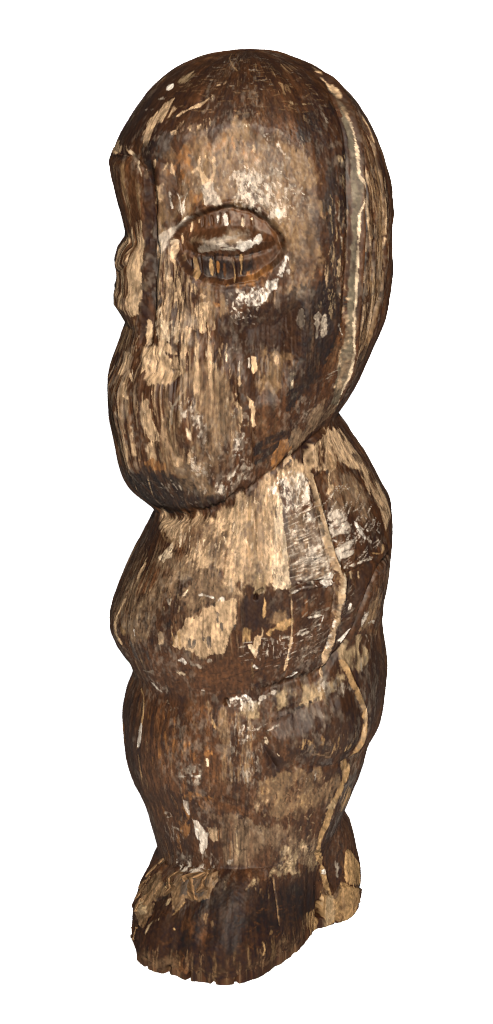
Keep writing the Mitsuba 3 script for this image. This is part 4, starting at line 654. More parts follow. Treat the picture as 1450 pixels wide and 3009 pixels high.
    ("fill", [(-115.8, 497.6), (-103.7, 504.4), (-104.3, 522.4), (-113, 520.8)], 'greybrown', 'mottle', 0.6, 5, 4, 0.0, 0.92),
    ("fill", [(-84.6, 393.6), (-68.6, 406), (-69, 447.4), (-78.5, 448.1), (-87, 433.6)], 'umber', 'mottle', 0.6, 6, 5, 0.0, 0.92),
    ("fill", [(-78, 402.5), (-77.2, 400.8), (-75.3, 411.2), (-75.6, 419.8), (-77.2, 415.8)], 'tan', 'slit', 0.9, 1, 2, 0.0, 0.92),
    ("fill", [(-70.5, 428.5), (-69.2, 427.6), (-69.3, 446.6), (-70.5, 446.5)], 'pale', 'slit', 0.9, 1, 1, 0.0, 0.92),
    ("fill", [(-87.7, 401.2), (-85.4, 402.8), (-85.2, 416.6), (-87.1, 418.2)], 'tan', 'slit', 0.85, 1, 1.5, 0.0, 0.92),
    ("fill", [(-93.6, 406.6), (-91.8, 409.6), (-92.2, 426), (-93.4, 428.7)], 'tan', 'streak', 0.7, 1.5, 2, 0.0, 0.92),
    ("line", [(-93, 402.5), (-93.4, 411.6)], 'chalk', 1.0, 'speck', 0.9, 0.0, 0.92),
    ("line", [(-88.9, 402), (-88.8, 411.8)], 'chalk', 1.2, 'speck', 0.9, 0.0, 0.92),
    ("fill", [(-89.5, 440.4), (-86.6, 448.5), (-85.9, 476), (-87.4, 476.5), (-88.5, 454.4)], 'tan', 'slit', 0.75, 1.5, 2, 0.0, 0.92),
    ("line", [(-95.3, 441.6), (-93.1, 450.5), (-92.6, 465.5)], 'tan', 1.6, 'streak', 0.9, 0.0, 0.92),
    ("fill", [(-93, 436.4), (-90.7, 434.2), (-89.5, 453.4), (-92, 456.6)], 'slate', 'solid', 0.6, 2, 2, 0.0, 0.92),
    ("fill", [(-75.4, 423.6), (-71.3, 421.2), (-71.4, 444.5), (-74.1, 446.6)], 'amber', 'speck', 0.4, 3, 3, 0.0, 0.92),
    ("fill", [(-70.8, 332.5), (-57.2, 314.2), (-48.9, 345), (-49.8, 392), (-55.1, 425.5), (-63.1, 462.5), (-70.7, 471.6), (-72.8, 447.5), (-67.3, 410.6)], 'black', 'solid', 0.8, 6, 6, 0.0, 0.92),  # this and the next two: dark stain and painted shade down the side
    ("fill", [(-55.1, 196.6), (-44.1, 184.8), (-48.4, 357.9), (-54.7, 353.6), (-57.4, 276.6), (-59, 239.5)], 'black', 'streak', 0.7, 6, 5, 0.0, 0.92),
    ("fill", [(-63.1, 137.8), (-42.5, 129.2), (-43.6, 177.2), (-47.2, 199.5), (-61, 191.5), (-68.9, 164.5)], 'black', 'solid', 0.55, 8, 6, 0.0, 0.92),
    ("fill", [(-64.2, 201.6), (-60, 202.6), (-60.6, 261), (-63.8, 267.7)], 'slate', 'mottle', 0.5, 6, 4, 0.0, 0.92),
    ("fill", [(-60.9, 239), (-57.1, 254.6), (-57.2, 314.2), (-60.6, 324), (-62, 282.5)], 'rust', 'streak', 0.6, 5, 4, 0.0, 0.92),
    ("fill", [(-61.3, 286.5), (-57.7, 291.5), (-57.9, 321.5), (-61, 323.6)], 'amber', 'mottle', 0.45, 3, 3, 0.0, 0.92),
    ("fill", [(-53.8, 215.6), (-48, 221.5), (-49.8, 261.5), (-53.7, 259.6)], 'grey', 'fleck', 0.35, 4, 3, 0.0, 0.92),
    ("fill", [(-52.8, 271.4), (-48.7, 277.2), (-50.2, 287.4), (-52.5, 284.5)], 'grey', 'fleck', 0.5, 2, 3, 0.0, 0.92),
    ("fill", [(-57.2, 299.2), (-49.8, 302.6), (-48.9, 366.4), (-61.2, 350.2)], 'tan', 'fleck', 0.3, 4, 4, 0.0, 0.92),
    ("fill", [(-50.5, 187.4), (-45.7, 190.2), (-48, 199.2), (-50.5, 198.4)], 'greytan', 'fleck', 0.5, 3, 3, 0.0, 0.92),
    ("line", [(-66.9, 350.4), (-67.2, 372.4)], 'grey', 2.8, 'solid', 1, -0.7, 0.92),
    ("line", [(-60.5, 359), (-60.7, 390.6)], 'grey', 2.8, 'solid', 1, -0.7, 0.92),
    ("line", [(-57.2, 363.2), (-58.1, 389.5)], 'grey', 2.8, 'solid', 1, -0.7, 0.92),
    ("line", [(-51.5, 377.4), (-50.2, 389.5), (-49.2, 394.6)], 'chalk', 1.0, 'speck', 0.9, 0.0, 0.92),
    ("fill", [(-52.8, 392), (-50, 394.4), (-49.5, 406.5), (-52.4, 403.6)], 'rust', 'solid', 0.7, 2, 2, 0.0, 0.92),
    ("fill", [(-55.4, 434.5), (-47.4, 441.8), (-48.9, 455), (-54.2, 454.6)], 'grey', 'hatch', 0.55, 3, 3, 0.0, 0.92),
    ("fill", [(-65.8, 473.4), (-59.8, 466.4), (-59.2, 476.6), (-62.6, 501)], 'grey', 'speck', 0.4, 3, 3, 0.0, 0.92),
    ("fill", [(-68, 502.5), (-53.9, 474.4), (-45.5, 467.7), (-36, 520.8), (-51, 530.1), (-63.7, 539), (-72.1, 532.9)], 'greybrown', 'mottle', 0.7, 5, 4, 0.0, 0.92),
    ("fill", [(-86.9, 495), (-79.7, 494.9), (-70, 494.6), (-69.5, 513), (-77.4, 528.5), (-85.9, 524.5)], 'black', 'hatch', 0.7, 3, 3, 0.0, 0.92),
    ("fill", [(-77.1, 527), (-73.9, 508.5), (-70.5, 511.4), (-67.5, 529), (-70.7, 538.2), (-76.5, 547.5)], 'amber', 'solid', 0.95, 1.5, 3, 0.0, 0.92),
    ("fill", [(-68.9, 542.4), (-67.4, 534.5), (-65.1, 547.4), (-69.7, 550.8)], 'tan', 'slit', 0.8, 1.5, 2, 0.0, 0.92),
    ("fill", [(-31.4, 93.4), (-34.4, 111.5), (-36.7, 128.6), (-39.5, 146.5), (-41, 167.4), (-42, 182.5), (-44.2, 208.4), (-46.2, 248.5), (-47.2, 281.5), (-47.8, 318.6), (-48, 357.9), (-48.5, 395), (-48.3, 431.5), (-47.6, 476), (-47.3, 497), (-40.5, 505.4), (-43.6, 474), (-44.3, 430.3), (-46.1, 384), (-46, 354), (-45.7, 315.1), (-45.3, 288), (-44.6, 259.4), (-41.8, 230), (-42.2, 214), (-40.6, 190.5), (-39.1, 172), (-38.4, 155.4), (-37, 141.5), (-35.4, 127.6), (-33.4, 113), (-31.3, 96)], 'lichen', 'solid', 0.85, 1.5, 1.5, 0.0, 0.92),
    ("fill", [(-49.5, 341), (-46.4, 357.7), (-46.2, 411.4), (-45.3, 456.9), (-41.8, 504.4), (-48.5, 490), (-49, 440.6), (-49.8, 392)], 'tan', 'mottle', 0.5, 3, 3, 0.0, 0.92),
    ("line", [(-19.6, 71), (-31.3, 96), (-33.2, 113.5), (-35.6, 129), (-37.2, 143.5), (-38.4, 155.4)], 'tan', 1.4, 'streak', 0.7, 0.0, 0.92),
    ("line", [(-38.4, 158.1), (-39.1, 172), (-40.6, 190.5), (-42.3, 215.5), (-40.6, 230.2), (-44.6, 259.4), (-45.3, 288), (-45.7, 315.1), (-46, 354), (-46.1, 384), (-44.3, 430.3), (-43.6, 474), (-39.3, 507.5)], 'pale', 0.9, 'solid', 0.95, 0.0, 0.92),
    ("fill", [(-31.6, 186), (-21.1, 202.8), (-23.6, 241.4), (-24.3, 295.9), (-26.3, 354), (-29.8, 409.5), (-42, 447.7), (-40.7, 390.2), (-38.4, 324.6), (-36.7, 249.5)], 'umber', 'streak', 0.6, 3, 3, 0.0, 0.92),
    ("fill", [(-24.6, 177), (-20.9, 194.4), (-22.5, 218), (-24.4, 256.7), (-24.3, 303.8), (-28.9, 339.2), (-29.4, 400.6), (-34.2, 428.6), (-35.2, 377.2), (-33.8, 312.5), (-30.6, 268.5), (-30.8, 222.2)], 'tan', 'streak', 0.55, 2, 2, 0.0, 0.92),
    ("fill", [(-19, 178.6), (-21.6, 206.6), (-23.2, 241.8), (-24.1, 296), (-25.9, 349.6), (-28.4, 412.5), (-31.8, 446.2), (-32.7, 389.2), (-34.1, 327.6), (-33.7, 266.5), (-30.8, 222.2)], 'umber', 'slit', 0.75, 2, 2, 0.8, 0.92),
    ("fill", [(-38, 183.4), (-34.9, 219.8), (-37.4, 264.4), (-38.4, 317.4), (-39, 365.4), (-42.4, 405.8), (-43.5, 351), (-42, 306.7), (-42.1, 261.4), (-38.7, 218.3)], 'black', 'streak', 0.8, 1.5, 1.5, 0.0, 0.92),
    ("line", [(-16.4, 153), (-17.3, 170), (-19.3, 187.5)], 'tan', 1.5, 'fleck', 0.8, 0.0, 0.92),
    ("line", [(-19.3, 228), (-23.9, 264.6), (-24.5, 303.5), (-28.3, 331.8), (-27.2, 366.5)], 'tan', 1.2, 'fleck', 0.8, 0.0, 0.92),
    ("fill", [(-35.1, 335.2), (-33.8, 308.6), (-32.1, 313.6), (-33.2, 340.2), (-35.2, 359.5)], 'black', 'solid', 0.7, 1.5, 2, 0.0, 0.92),
    ("fill", [(-16.7, 222), (-13, 263.2), (-12.5, 335.2), (-17.2, 382.5), (-17.2, 433.6), (-22, 493.5), (-30.3, 418.5), (-26.3, 367), (-23.9, 303.6)], 'brown', 'solid', 0.7, 2, 2, 0.0, 0.92),
    ("fill", [(-160.4, 581), (-110.7, 607.5), (-90.8, 666.6), (-93.7, 687), (-108.7, 695.5), (-114.6, 704.8), (-136.1, 718.6), (-154.3, 709.2), (-172.8, 679.8), (-165.7, 627)], 'greybrown', 'blotch', 0.9, 10, 8, 0.0, 0.92),
    ("fill", [(-153.2, 542.4), (-115.6, 550.2), (-96.5, 557.2), (-83.6, 545.6), (-70.4, 548.4), (-55.6, 556), (-56.2, 573.2), (-71, 567.4), (-73, 593.2), (-72.2, 629.4), (-70.2, 673.4), (-72.8, 680.6), (-78.7, 675.4), (-93.8, 674.6), (-101.4, 649), (-117.1, 619.5), (-133.3, 577.4)], 'tan', 'blotch', 1.0, 9, 6, 0.4, 0.92),
    ("fill", [(-96.3, 566), (-76.6, 567.8), (-71.8, 587.4), (-72.6, 628.8), (-84.6, 640), (-95.5, 630.4)], 'ochre', 'streak', 0.35, 4, 4, 0.0, 0.92),
    ("fill", [(-93.5, 586.5), (-84.9, 589.5), (-81.2, 604.2), (-82.8, 621.8), (-88.4, 610.2), (-92.1, 603)], 'umber', 'solid', 0.8, 2, 4, 0.0, 0.92),
    ("fill", [(-128.7, 583.6), (-116.4, 582.5), (-113.8, 601.5), (-124.3, 599)], 'rust', 'mottle', 0.65, 3, 4, 0.0, 0.92),
    ("fill", [(-114, 579.6), (-104.6, 591.5), (-104.8, 609.4), (-111.9, 604)], 'rust', 'mottle', 0.55, 3, 4, 0.0, 0.92),
    ("fill", [(-122.2, 559.5), (-105.8, 565.5), (-97.4, 596), (-104.3, 602), (-115.5, 584)], 'umber', 'mottle', 0.5, 4, 4, 0.0, 0.92),
    ("fill", [(-103, 585.5), (-99.7, 590.5), (-99.1, 599.5), (-101.7, 597.5)], 'dark', 'solid', 0.7, 1.5, 2, 0.0, 0.92),
    ("fill", [(-162.3, 543.2), (-152.7, 543.8), (-146.5, 588.8), (-146, 628.2), (-158.4, 649), (-157.7, 677), (-179.4, 671.2), (-183, 603.2)], 'dark', 'streak', 0.75, 3, 3, 0.0, 0.92),
    ("fill", [(-133.8, 592.4), (-130.3, 589.2), (-129.1, 608.6), (-132.7, 617.5), (-139.1, 605.2)], 'pale', 'solid', 0.85, 1.5, 3, 0.0, 0.92),
    ("line", [(-141.8, 565.5), (-131.3, 582.8), (-126, 579.4), (-125.1, 561.5)], 'umber', 1.2, 'fleck', 0.8, 0.0, 0.92),
    ("fill", [(-163.4, 607), (-139.9, 604.8), (-127.1, 629.6), (-136.3, 655.5), (-150.2, 662), (-167.3, 647)], 'brown', 'streak', 0.55, 5, 4, 0.0, 0.92),
    ("fill", [(-145.4, 653.2), (-118.1, 665.5), (-114.8, 693), (-120.7, 702.4), (-127.2, 699.5), (-136, 705.2), (-145.6, 698.5), (-151.3, 671.8)], 'dark', 'mottle', 0.55, 5, 5, 0.0, 0.92),
    ("fill", [(-134.1, 705.6), (-127.2, 699.5), (-119.3, 699), (-119.4, 711), (-125.3, 726.4), (-127.2, 708), (-133.1, 728.6), (-136.4, 723.5)], 'black', 'mottle', 0.7, 3, 4, 0.0, 0.92),
    ("fill", [(-121.4, 645), (-118, 644.5), (-114.6, 647.6), (-114.8, 656), (-118.1, 660), (-119.4, 671.6), (-122.3, 675.6), (-121.7, 660.5)], 'dark', 'solid', 0.9, 1.5, 2.5, 0.0, 0.92),
    ("fill", [(-117.3, 666), (-116.1, 662.5), (-116.8, 671.5), (-118.7, 672.4)], 'pale', 'solid', 0.9, 1, 1, 0.0, 0.92),
    ("fill", [(-110.8, 643.5), (-96.8, 656.5), (-95.3, 674.8), (-108.7, 679.2), (-113.5, 663)], 'grey', 'mottle', 0.45, 5, 4, 0.0, 0.92),
    ("line", [(-111.2, 673.4), (-108.1, 675.5), (-104.6, 680.6)], 'white', 1.8, 'speck', 0.8, 0.0, 0.92),
    ("line", [(-102, 683.6), (-99.7, 682.4)], 'white', 2.2, 'speck', 0.9, 0.0, 0.92),
    ("fill", [(-127.1, 667.6), (-122.7, 670), (-124.1, 677.8), (-126.9, 675.5)], 'grey', 'solid', 0.6, 1.5, 2, 0.0, 0.92),
    ("fill", [(-110.2, 682.6), (-102.7, 683.5), (-99.7, 688.4), (-108.7, 695.5), (-113.3, 693.6)], 'black', 'mottle', 0.6, 2, 3, 0.0, 0.92),
    ("fill", [(-117.6, 700.8), (-112.5, 701.4), (-108.7, 689.4), (-105.1, 688.8), (-99.7, 684.4), (-94.1, 682.6), (-93.5, 699.4), (-95.3, 718.2), (-98, 731.4), (-100.7, 743.6), (-106.1, 746.2), (-110.8, 750.4), (-112.8, 739.4), (-117.4, 736.4), (-122.7, 729.4), (-120.9, 714.5)], 'tan', 'slit', 0.92, 1.3, 3, 0.9, 0.92),
    ("line", [(-115.3, 722.2), (-115.1, 732.4)], 'slate', 1.5, 'fleck', 0.9, -0.4, 0.92),
    ("line", [(-112.7, 725.2), (-114, 734.5)], 'slate', 1.5, 'fleck', 0.9, -0.4, 0.92),
    ("line", [(-106.9, 722.6), (-106.2, 736.6)], 'slate', 1.5, 'fleck', 0.9, -0.4, 0.92),
    ("line", [(-109.2, 714.4), (-109, 726.2)], 'slate', 1.5, 'fleck', 0.9, -0.4, 0.92),
    ("line", [(-101.2, 709.2), (-100.5, 718.8)], 'slate', 1.5, 'fleck', 0.9, -0.4, 0.92),
    ("line", [(-102.7, 697.5), (-102.5, 708.8)], 'slate', 1.5, 'fleck', 0.9, -0.4, 0.92),
    ("line", [(-95.1, 712.5), (-95.6, 718.2)], 'slate', 1.5, 'fleck', 0.9, -0.4, 0.92),
    ("fill", [(-130.7, 726.2), (-129.6, 713.5), (-128.6, 705.4), (-126.4, 717.8), (-127.1, 728.2)], 'tan', 'solid', 0.95, 1, 1.5, 0.4, 0.92),
    ("fill", [(-124.3, 713.5), (-117.1, 712), (-118.2, 734.2), (-122.9, 729)], 'ochre', 'streak', 0.6, 3, 3, 0.0, 0.92),
    ("line", [(-153.5, 660), (-156, 676.8), (-158.1, 689), (-159.2, 698.2), (-156.5, 715.2), (-154.5, 725.6)], 'tan', 3.2, 'solid', 0.95, 0.6, 0.92),
    ("fill", [(-150.1, 633.4), (-150.4, 619.5), (-149.1, 605.8), (-146.8, 615.8), (-147.7, 637.2)], 'tan', 'solid', 0.85, 1, 2, 0.0, 0.92),
    ("line", [(-151, 650.2), (-152, 633.2)], 'tan', 1.2, 'fleck', 0.8, 0.0, 0.92),
    ("fill", [(-154.3, 692.2), (-148.1, 696.2), (-149.7, 713.8), (-153, 708.8)], 'ochre', 'solid', 0.6, 2, 2, 0.0, 0.92),
    ("line", [(-142.7, 703.4), (-142.6, 713)], 'white', 1.3, 'speck', 0.9, 0.0, 0.92),
    ("fill", [(-150.4, 713.8), (-143.2, 718.2), (-145.4, 728.8), (-150.3, 724.8)], 'grey', 'speck', 0.5, 2, 3, 0.0, 0.92),
    ("fill", [(-146.8, 718.4), (-136.4, 723.5), (-133.5, 757.6), (-144.6, 768.5), (-147.1, 746.6)], 'slate', 'streak', 0.5, 4, 3, 0.0, 0.92),
    ("line", [(-144.6, 768.5), (-136.6, 766.5), (-133.8, 765.5)], 'grey', 1.3, 'speck', 0.8, 0.0, 0.92),
    ("line", [(-136, 742.8), (-134.5, 757.6), (-133.5, 767)], 'grey', 2.0, 'speck', 0.7, 0.0, 0.92),
    ("fill", [(-135.1, 730.6), (-115.1, 744.5), (-93.8, 750.6), (-86.2, 749.5), (-70.1, 779.6), (-77.5, 797.5), (-97.5, 796.8), (-121.1, 794.4), (-143.8, 779.4)], 'brown', 'solid', 0.7, 8, 6, 0.0, 0.92),
    ("fill", [(-115.3, 748.8), (-93.9, 755), (-87.6, 775), (-100.7, 787.4), (-117.1, 780.6)], 'rust', 'hatch', 0.45, 6, 5, 0.0, 0.92),
    ("fill", [(-121.7, 749), (-119.7, 747.4), (-116.9, 753.5), (-118.3, 754.8)], 'white', 'solid', 0.9, 1, 1.5, 0.0, 0.92),
    ("line", [(-115.4, 751), (-112.5, 756.4), (-110.2, 758.5)], 'grey', 2.0, 'speck', 0.8, 0.0, 0.92),
    ("line", [(-122.6, 764.5), (-120.5, 766), (-119.1, 769.5)], 'pale', 1.8, 'solid', 0.9, 0.0, 0.92),
    ("line", [(-107.5, 752.5), (-106.4, 750.2), (-105.9, 753.4)], 'grey', 1.5, 'solid', 0.95, 0.0, 0.92),
    ("fill", [(-143.8, 779.4), (-131.8, 778.5), (-129, 796.8), (-139.9, 792.5)], 'grey', 'speck', 0.4, 3, 3, 0.0, 0.92),
    ("line", [(-141.5, 782.8), (-137.3, 790.5), (-133.8, 796.5)], 'chalk', 1.6, 'speck', 0.8, 0.0, 0.92),
    ("line", [(-111.8, 788.4), (-110.2, 789)], 'chalk', 2.0, 'speck', 0.8, 0.0, 0.92),
    ("line", [(-131, 806.2), (-129.4, 809.8)], 'pale', 2, 'speck', 0.8, 0.0, 0.92),
    ("fill", [(-86.9, 651.5), (-81.1, 653), (-81, 676.5), (-83.3, 679.6), (-86.9, 677.4)], 'greytan', 'solid', 0.85, 1.5, 2, 0.0, 0.92),
    ("fill", [(-93.8, 684.6), (-86.9, 678.6), (-81.2, 677.2), (-71.3, 688.8), (-70.6, 713.6), (-81.7, 721.4), (-93.8, 716.4), (-95.3, 698.8)], 'dark', 'solid', 0.85, 3, 4, 0.0, 0.92),
    ("fill", [(-81.7, 696.5), (-71.3, 700.8), (-72.8, 716.5), (-80.3, 721.6)], 'umber', 'mottle', 0.6, 3, 4, 0.0, 0.92),
    ("fill", [(-81.7, 726.4), (-78.7, 718.4), (-72.8, 713.4), (-68.2, 708.6), (-68.2, 724), (-75.8, 723.5), (-79.4, 728.5)], 'ochre', 'streak', 0.85, 2, 3, 0.0, 0.92),
    ("fill", [(-95.3, 718.2), (-87.7, 719.8), (-87.7, 732.2), (-95.3, 735.8)], 'ochre', 'streak', 0.6, 3, 3, 0.0, 0.92),
    ("fill", [(-83.6, 712.4), (-82, 721.4), (-82.3, 729.5), (-84.3, 741.6), (-85.8, 754.8), (-88.5, 742.5), (-88.9, 738.4), (-86.5, 741), (-85.9, 728.5), (-83.9, 726.6)], 'tan', 'solid', 0.8, 1, 2, 0.3, 0.92),
    ("fill", [(-89.2, 738.6), (-87.7, 738.3), (-85.9, 751.6), (-87.4, 749.2)], 'pale', 'solid', 0.9, 1, 1, 0.0, 0.92),
    ("line", [(-82.4, 680), (-82, 696.4), (-82.6, 706.5)], 'ochre', 1.2, 'fleck', 0.9, 0.0, 0.92),
    ("line", [(-70.2, 689.5), (-70.1, 724), (-70.2, 748), (-71.1, 764.5), (-72, 783.5)], 'tan', 1.2, 'solid', 0.85, 0.4, 0.92),
    ("line", [(-87.4, 757.8), (-87.1, 775.2), (-87.4, 796.8)], 'umber', 0.9, 'fleck', 0.9, 0.0, 0.92),
    ("fill", [(-84.6, 741.5), (-78.7, 735.4), (-71.3, 730.4), (-71.8, 748.6), (-80, 756.6), (-84.9, 754.5)], 'chalk', 'hatch', 0.32, 4, 4, 0.0, 0.92),
    ("fill", [(-68.7, 731.5), (-63.2, 727.6), (-61.9, 738.1), (-67.5, 738.6)], 'chalk', 'hatch', 0.55, 2, 3, 0.0, 0.92),
    ("fill", [(-69.5, 746.5), (-54, 749.7), (-55.7, 782), (-70.2, 774.5)], 'grey', 'speck', 0.35, 6, 5, 0.0, 0.92),
    ("line", [(-63.3, 717), (-56.4, 721.5)], 'chalk', 1.6, 'hatch', 0.7, 0.0, 0.92),
    ("line", [(-56.2, 720.6), (-57, 731), (-58, 733.5)], 'white', 1.4, 'speck', 0.9, 0.0, 0.92),
    ("fill", [(-61, 708), (-50.9, 711), (-51.6, 719.5), (-59.5, 716.5)], 'grey', 'hatch', 0.4, 3, 3, 0.0, 0.92),
    ("fill", [(-69.8, 689.6), (-56.7, 691.5), (-55, 714.5), (-66.9, 720.6)], 'rust', 'mottle', 0.45, 5, 4, 0.0, 0.92),
    ("fill", [(-66.9, 783), (-55.7, 782), (-50.6, 802.9), (-60.7, 803.5), (-72.5, 801)], 'dark', 'solid', 0.7, 3, 3, 0.0, 0.92),
    ("line", [(-71.5, 795), (-68.8, 794.1), (-66.1, 792.5)], 'white', 1.8, 'speck', 0.9, 0.0, 0.92),
    ("line", [(-86.9, 764.5), (-84.8, 769.2)], 'white', 1.4, 'speck', 0.8, 0.0, 0.92),
    ("fill", [(-99.7, 805.6), (-95.8, 801.4), (-88.4, 804.5), (-83.9, 813.6), (-85.1, 822.5), (-94.1, 818.6)], 'chalk', 'speck', 0.75, 2, 4, 0.0, 0.92),
    ("line", [(-98.9, 803.2), (-94.1, 802.6), (-87.5, 808.5)], 'white', 2.4, 'speck', 0.9, 0.0, 0.92),
    ("line", [(-84.3, 809.5), (-79.3, 808.4), (-75.2, 806.8)], 'chalk', 2.2, 'speck', 0.8, 0.0, 0.92),
    ("fill", [(-70.9, 574.2), (-58, 581.4), (-55.4, 610.5), (-51, 678), (-63.9, 674.6), (-71.3, 672.8), (-72.2, 629.4)], 'greybrown', 'solid', 0.7, 4, 4, 0.0, 0.92),
    ("fill", [(-78.4, 566), (-73.6, 556.5), (-66.9, 558), (-58.2, 569.5), (-56.7, 592.6), (-56.4, 604.6), (-69.3, 603.6), (-72, 608.2), (-72.3, 583.2)], 'chalk', 'speck', 0.72, 3, 4, 0.0, 0.92),
    ("fill", [(-78, 570), (-76.5, 560.6), (-67.9, 560.5), (-66.4, 565.6), (-72, 567.6), (-72.8, 575.5), (-75.8, 574.2)], 'white', 'speck', 0.85, 2, 3, 0.0, 0.92),
    ("fill", [(-72.4, 577.8), (-71.3, 584.4), (-71.5, 608.6), (-72.2, 629.4), (-71.3, 650.8), (-69.5, 671.5), (-72.8, 678.4), (-78.7, 669.4), (-78, 625), (-76.1, 582.6)], 'pale', 'slit', 0.6, 2, 3, 0.0, 0.92),
    ("fill", [(-72, 608.2), (-56.1, 613.2), (-54.2, 650.8), (-51, 678), (-69.9, 673.5), (-72.1, 636.4)], 'chalk', 'hatch', 0.42, 4, 4, 0.0, 0.92),
    ("fill", [(-71.3, 612.4), (-55, 617.4), (-53.1, 661.6), (-66.9, 664.5), (-71.2, 658.4)], 'chalk', 'speck', 0.4, 4, 4, 0.0, 0.92),
    ("fill", [(-60.8, 605.2), (-55.7, 607), (-55.1, 620.5), (-59.1, 616.6)], 'dark', 'solid', 0.85, 2, 2, 0.0, 0.92),
    ("line", [(-72, 599.4), (-64.1, 601.2), (-56.2, 602.5)], 'brown', 2.6, 'solid', 0.9, 0.0, 0.92),
    ("fill", [(-71.1, 630), (-55.1, 640.2), (-53.7, 657.6), (-69.7, 659.2)], 'dark', 'mottle', 0.5, 4, 4, 0.0, 0.92),
    ("fill", [(-65.6, 627.5), (-63.8, 629.2), (-64.1, 633.8), (-65.6, 633.4)], 'black', 'solid', 0.9, 1, 1, 0.0, 0.92),
    ("fill", [(-60.3, 650.4), (-59, 651.5), (-59, 655.4), (-60.5, 654.2)], 'black', 'solid', 0.9, 1, 1, 0.0, 0.92),
    ("line", [(-60.2, 608.4), (-59.5, 614.6)], 'white', 1.6, 'speck', 0.9, 0.0, 0.92),
    ("line", [(-64.7, 641.8), (-59.5, 642.8), (-55.3, 643.2)], 'chalk', 1.6, 'speck', 0.9, 0.0, 0.92),
    ("line", [(-63.6, 649.5), (-54.3, 652.5)], 'chalk', 1.4, 'speck', 0.9, 0.0, 0.92),
    ("fill", [(-60.3, 668.5), (-51.1, 673), (-50.7, 678), (-55.1, 679), (-50.4, 686.5), (-50.8, 689.5), (-60, 680.6), (-57.5, 674.5)], 'white', 'speck', 0.85, 1.5, 3, 0.0, 0.92),
    ("line", [(-69.9, 682), (-66.4, 679.2), (-64.9, 677.4)], 'white', 1.6, 'speck', 0.8, 0.0, 0.92),
    ("fill", [(-71, 679.2), (-66.1, 674.4), (-59.6, 675.5), (-59, 678.4), (-65.6, 678.4)], 'black', 'solid', 0.8, 1.5, 2, 0.0, 0.92),
    ("line", [(-61.7, 664.4), (-60.3, 658.6), (-58.7, 656.5)], 'grey', 2.4, 'speck', 0.8, 0.0, 0.92),
    ("fill", [(-54.4, 546.1), (-44.1, 540.8), (-20.9, 554), (-14.3, 577.2), (-13, 602.8), (-6.8, 639), (-9.8, 658.8), (-20, 669.2), (-22.1, 642.6), (-23.5, 615.8), (-26.6, 597), (-36.6, 580.8), (-52.3, 580.5), (-55.9, 570.4)], 'tan', 'mottle', 0.82, 3, 4, 0.0, 0.92),
    ("fill", [(-49.6, 563.2), (-38, 569.5), (-37.5, 583.5), (-48.6, 577.2)], 'umber', 'mottle', 0.6, 3, 3, 0.0, 0.92),
    ("fill", [(-35.4, 586.6), (-24.1, 595.8), (-25.6, 605), (-31.5, 593)], 'dark', 'solid', 0.8, 2, 3, 0.0, 0.92),
    ("fill", [(-24.5, 578), (-11.7, 588), (-15.5, 600.5), (-24.9, 589.5)], 'dark', 'mottle', 0.7, 3, 3, 0.0, 0.92),
    ("fill", [(-8.1, 574.2), (-7.5, 592), (-10.5, 608.8), (-18, 598.5), (-15, 581)], 'brown', 'solid', 0.7, 2, 2, 0.0, 0.92),
    ("fill", [(-50, 580.8), (-38.8, 587.8), (-28.1, 601), (-26, 627.5), (-28.6, 649.8), (-43.6, 628), (-50.6, 608.2)], 'greybrown', 'blotch', 0.85, 4, 4, 0.0, 0.92),
    ("fill", [(-42.5, 589.8), (-30.3, 602.8), (-28.7, 621.5), (-42.1, 606.5)], 'greytan', 'speck', 0.5, 4, 4, 0.0, 0.92),
    ("fill", [(-48.3, 603.8), (-32.8, 628), (-23.8, 647.9), (-24.4, 674.8), (-38.8, 676.4), (-49.8, 674), (-52.5, 645.5), (-53.3, 618.8)], 'dark', 'mottle', 0.65, 5, 4, 0.0, 0.92),
    ("fill", [(-51.2, 614.2), (-42.8, 622.2), (-42, 642.6), (-42.4, 668.2), (-49.7, 666.8), (-51.9, 649.2)], 'chalk', 'hatch', 0.42, 4, 4, 0.0, 0.92),
    ("fill", [(-45.4, 626.2), (-33.4, 651.4), (-34.9, 669.6), (-46.5, 651.4)], 'chalk', 'speck', 0.3, 4, 4, 0.0, 0.92),
    ("line", [(-38.7, 637.5), (-37.4, 647.2), (-35.6, 655.8)], 'white', 2.0, 'speck', 0.9, 0.0, 0.92),
    ("line", [(-47.5, 652.6), (-38.8, 654.2)], 'grey', 0.9, 'speck', 0.9, 0.0, 0.92),
    ("line", [(-34.2, 657.2), (-32.3, 664.4)], 'chalk', 2.0, 'speck', 0.8, 0.0, 0.92),
    ("fill", [(-46, 582.9), (-46.1, 592.8), (-44, 598.2), (-48.5, 603.6), (-50.6, 600.2), (-48.3, 594.1)], 'tan', 'slit', 0.75, 1, 2, 0.0, 0.92),
    ("fill", [(-46.9, 579.5), (-45.5, 580.8), (-45.8, 583.2), (-47.3, 581.6)], 'black', 'solid', 0.9, 1, 0.5, 0.0, 0.92),
    ("fill", [(-28.9, 651.2), (-22.1, 659.5), (-23.2, 672.8), (-28.9, 664.6)], 'dark', 'solid', 0.85, 2, 2, 0.0, 0.92),
    ("line", [(-31.9, 675.2), (-27.1, 680.8), (-25.4, 673.8)], 'ochre', 1.4, 'fleck', 0.9, 0.0, 0.92),
    ("fill", [(-28.9, 666.2), (-25.7, 671.6), (-27.3, 678.8), (-30.8, 674.6)], 'rust', 'mottle', 0.6, 2, 2, 0.0, 0.92),
    ("fill", [(-20.9, 616), (-11.8, 634), (-22, 639), (-25, 628.6)], 'dark', 'mottle', 0.55, 2, 3, 0.0, 0.92),
    ("line", [(-48.4, 672.5), (-42.4, 675.5), (-36.9, 677.8), (-31.3, 679.5)], 'chalk', 1.8, 'speck', 0.8, 0.0, 0.92),
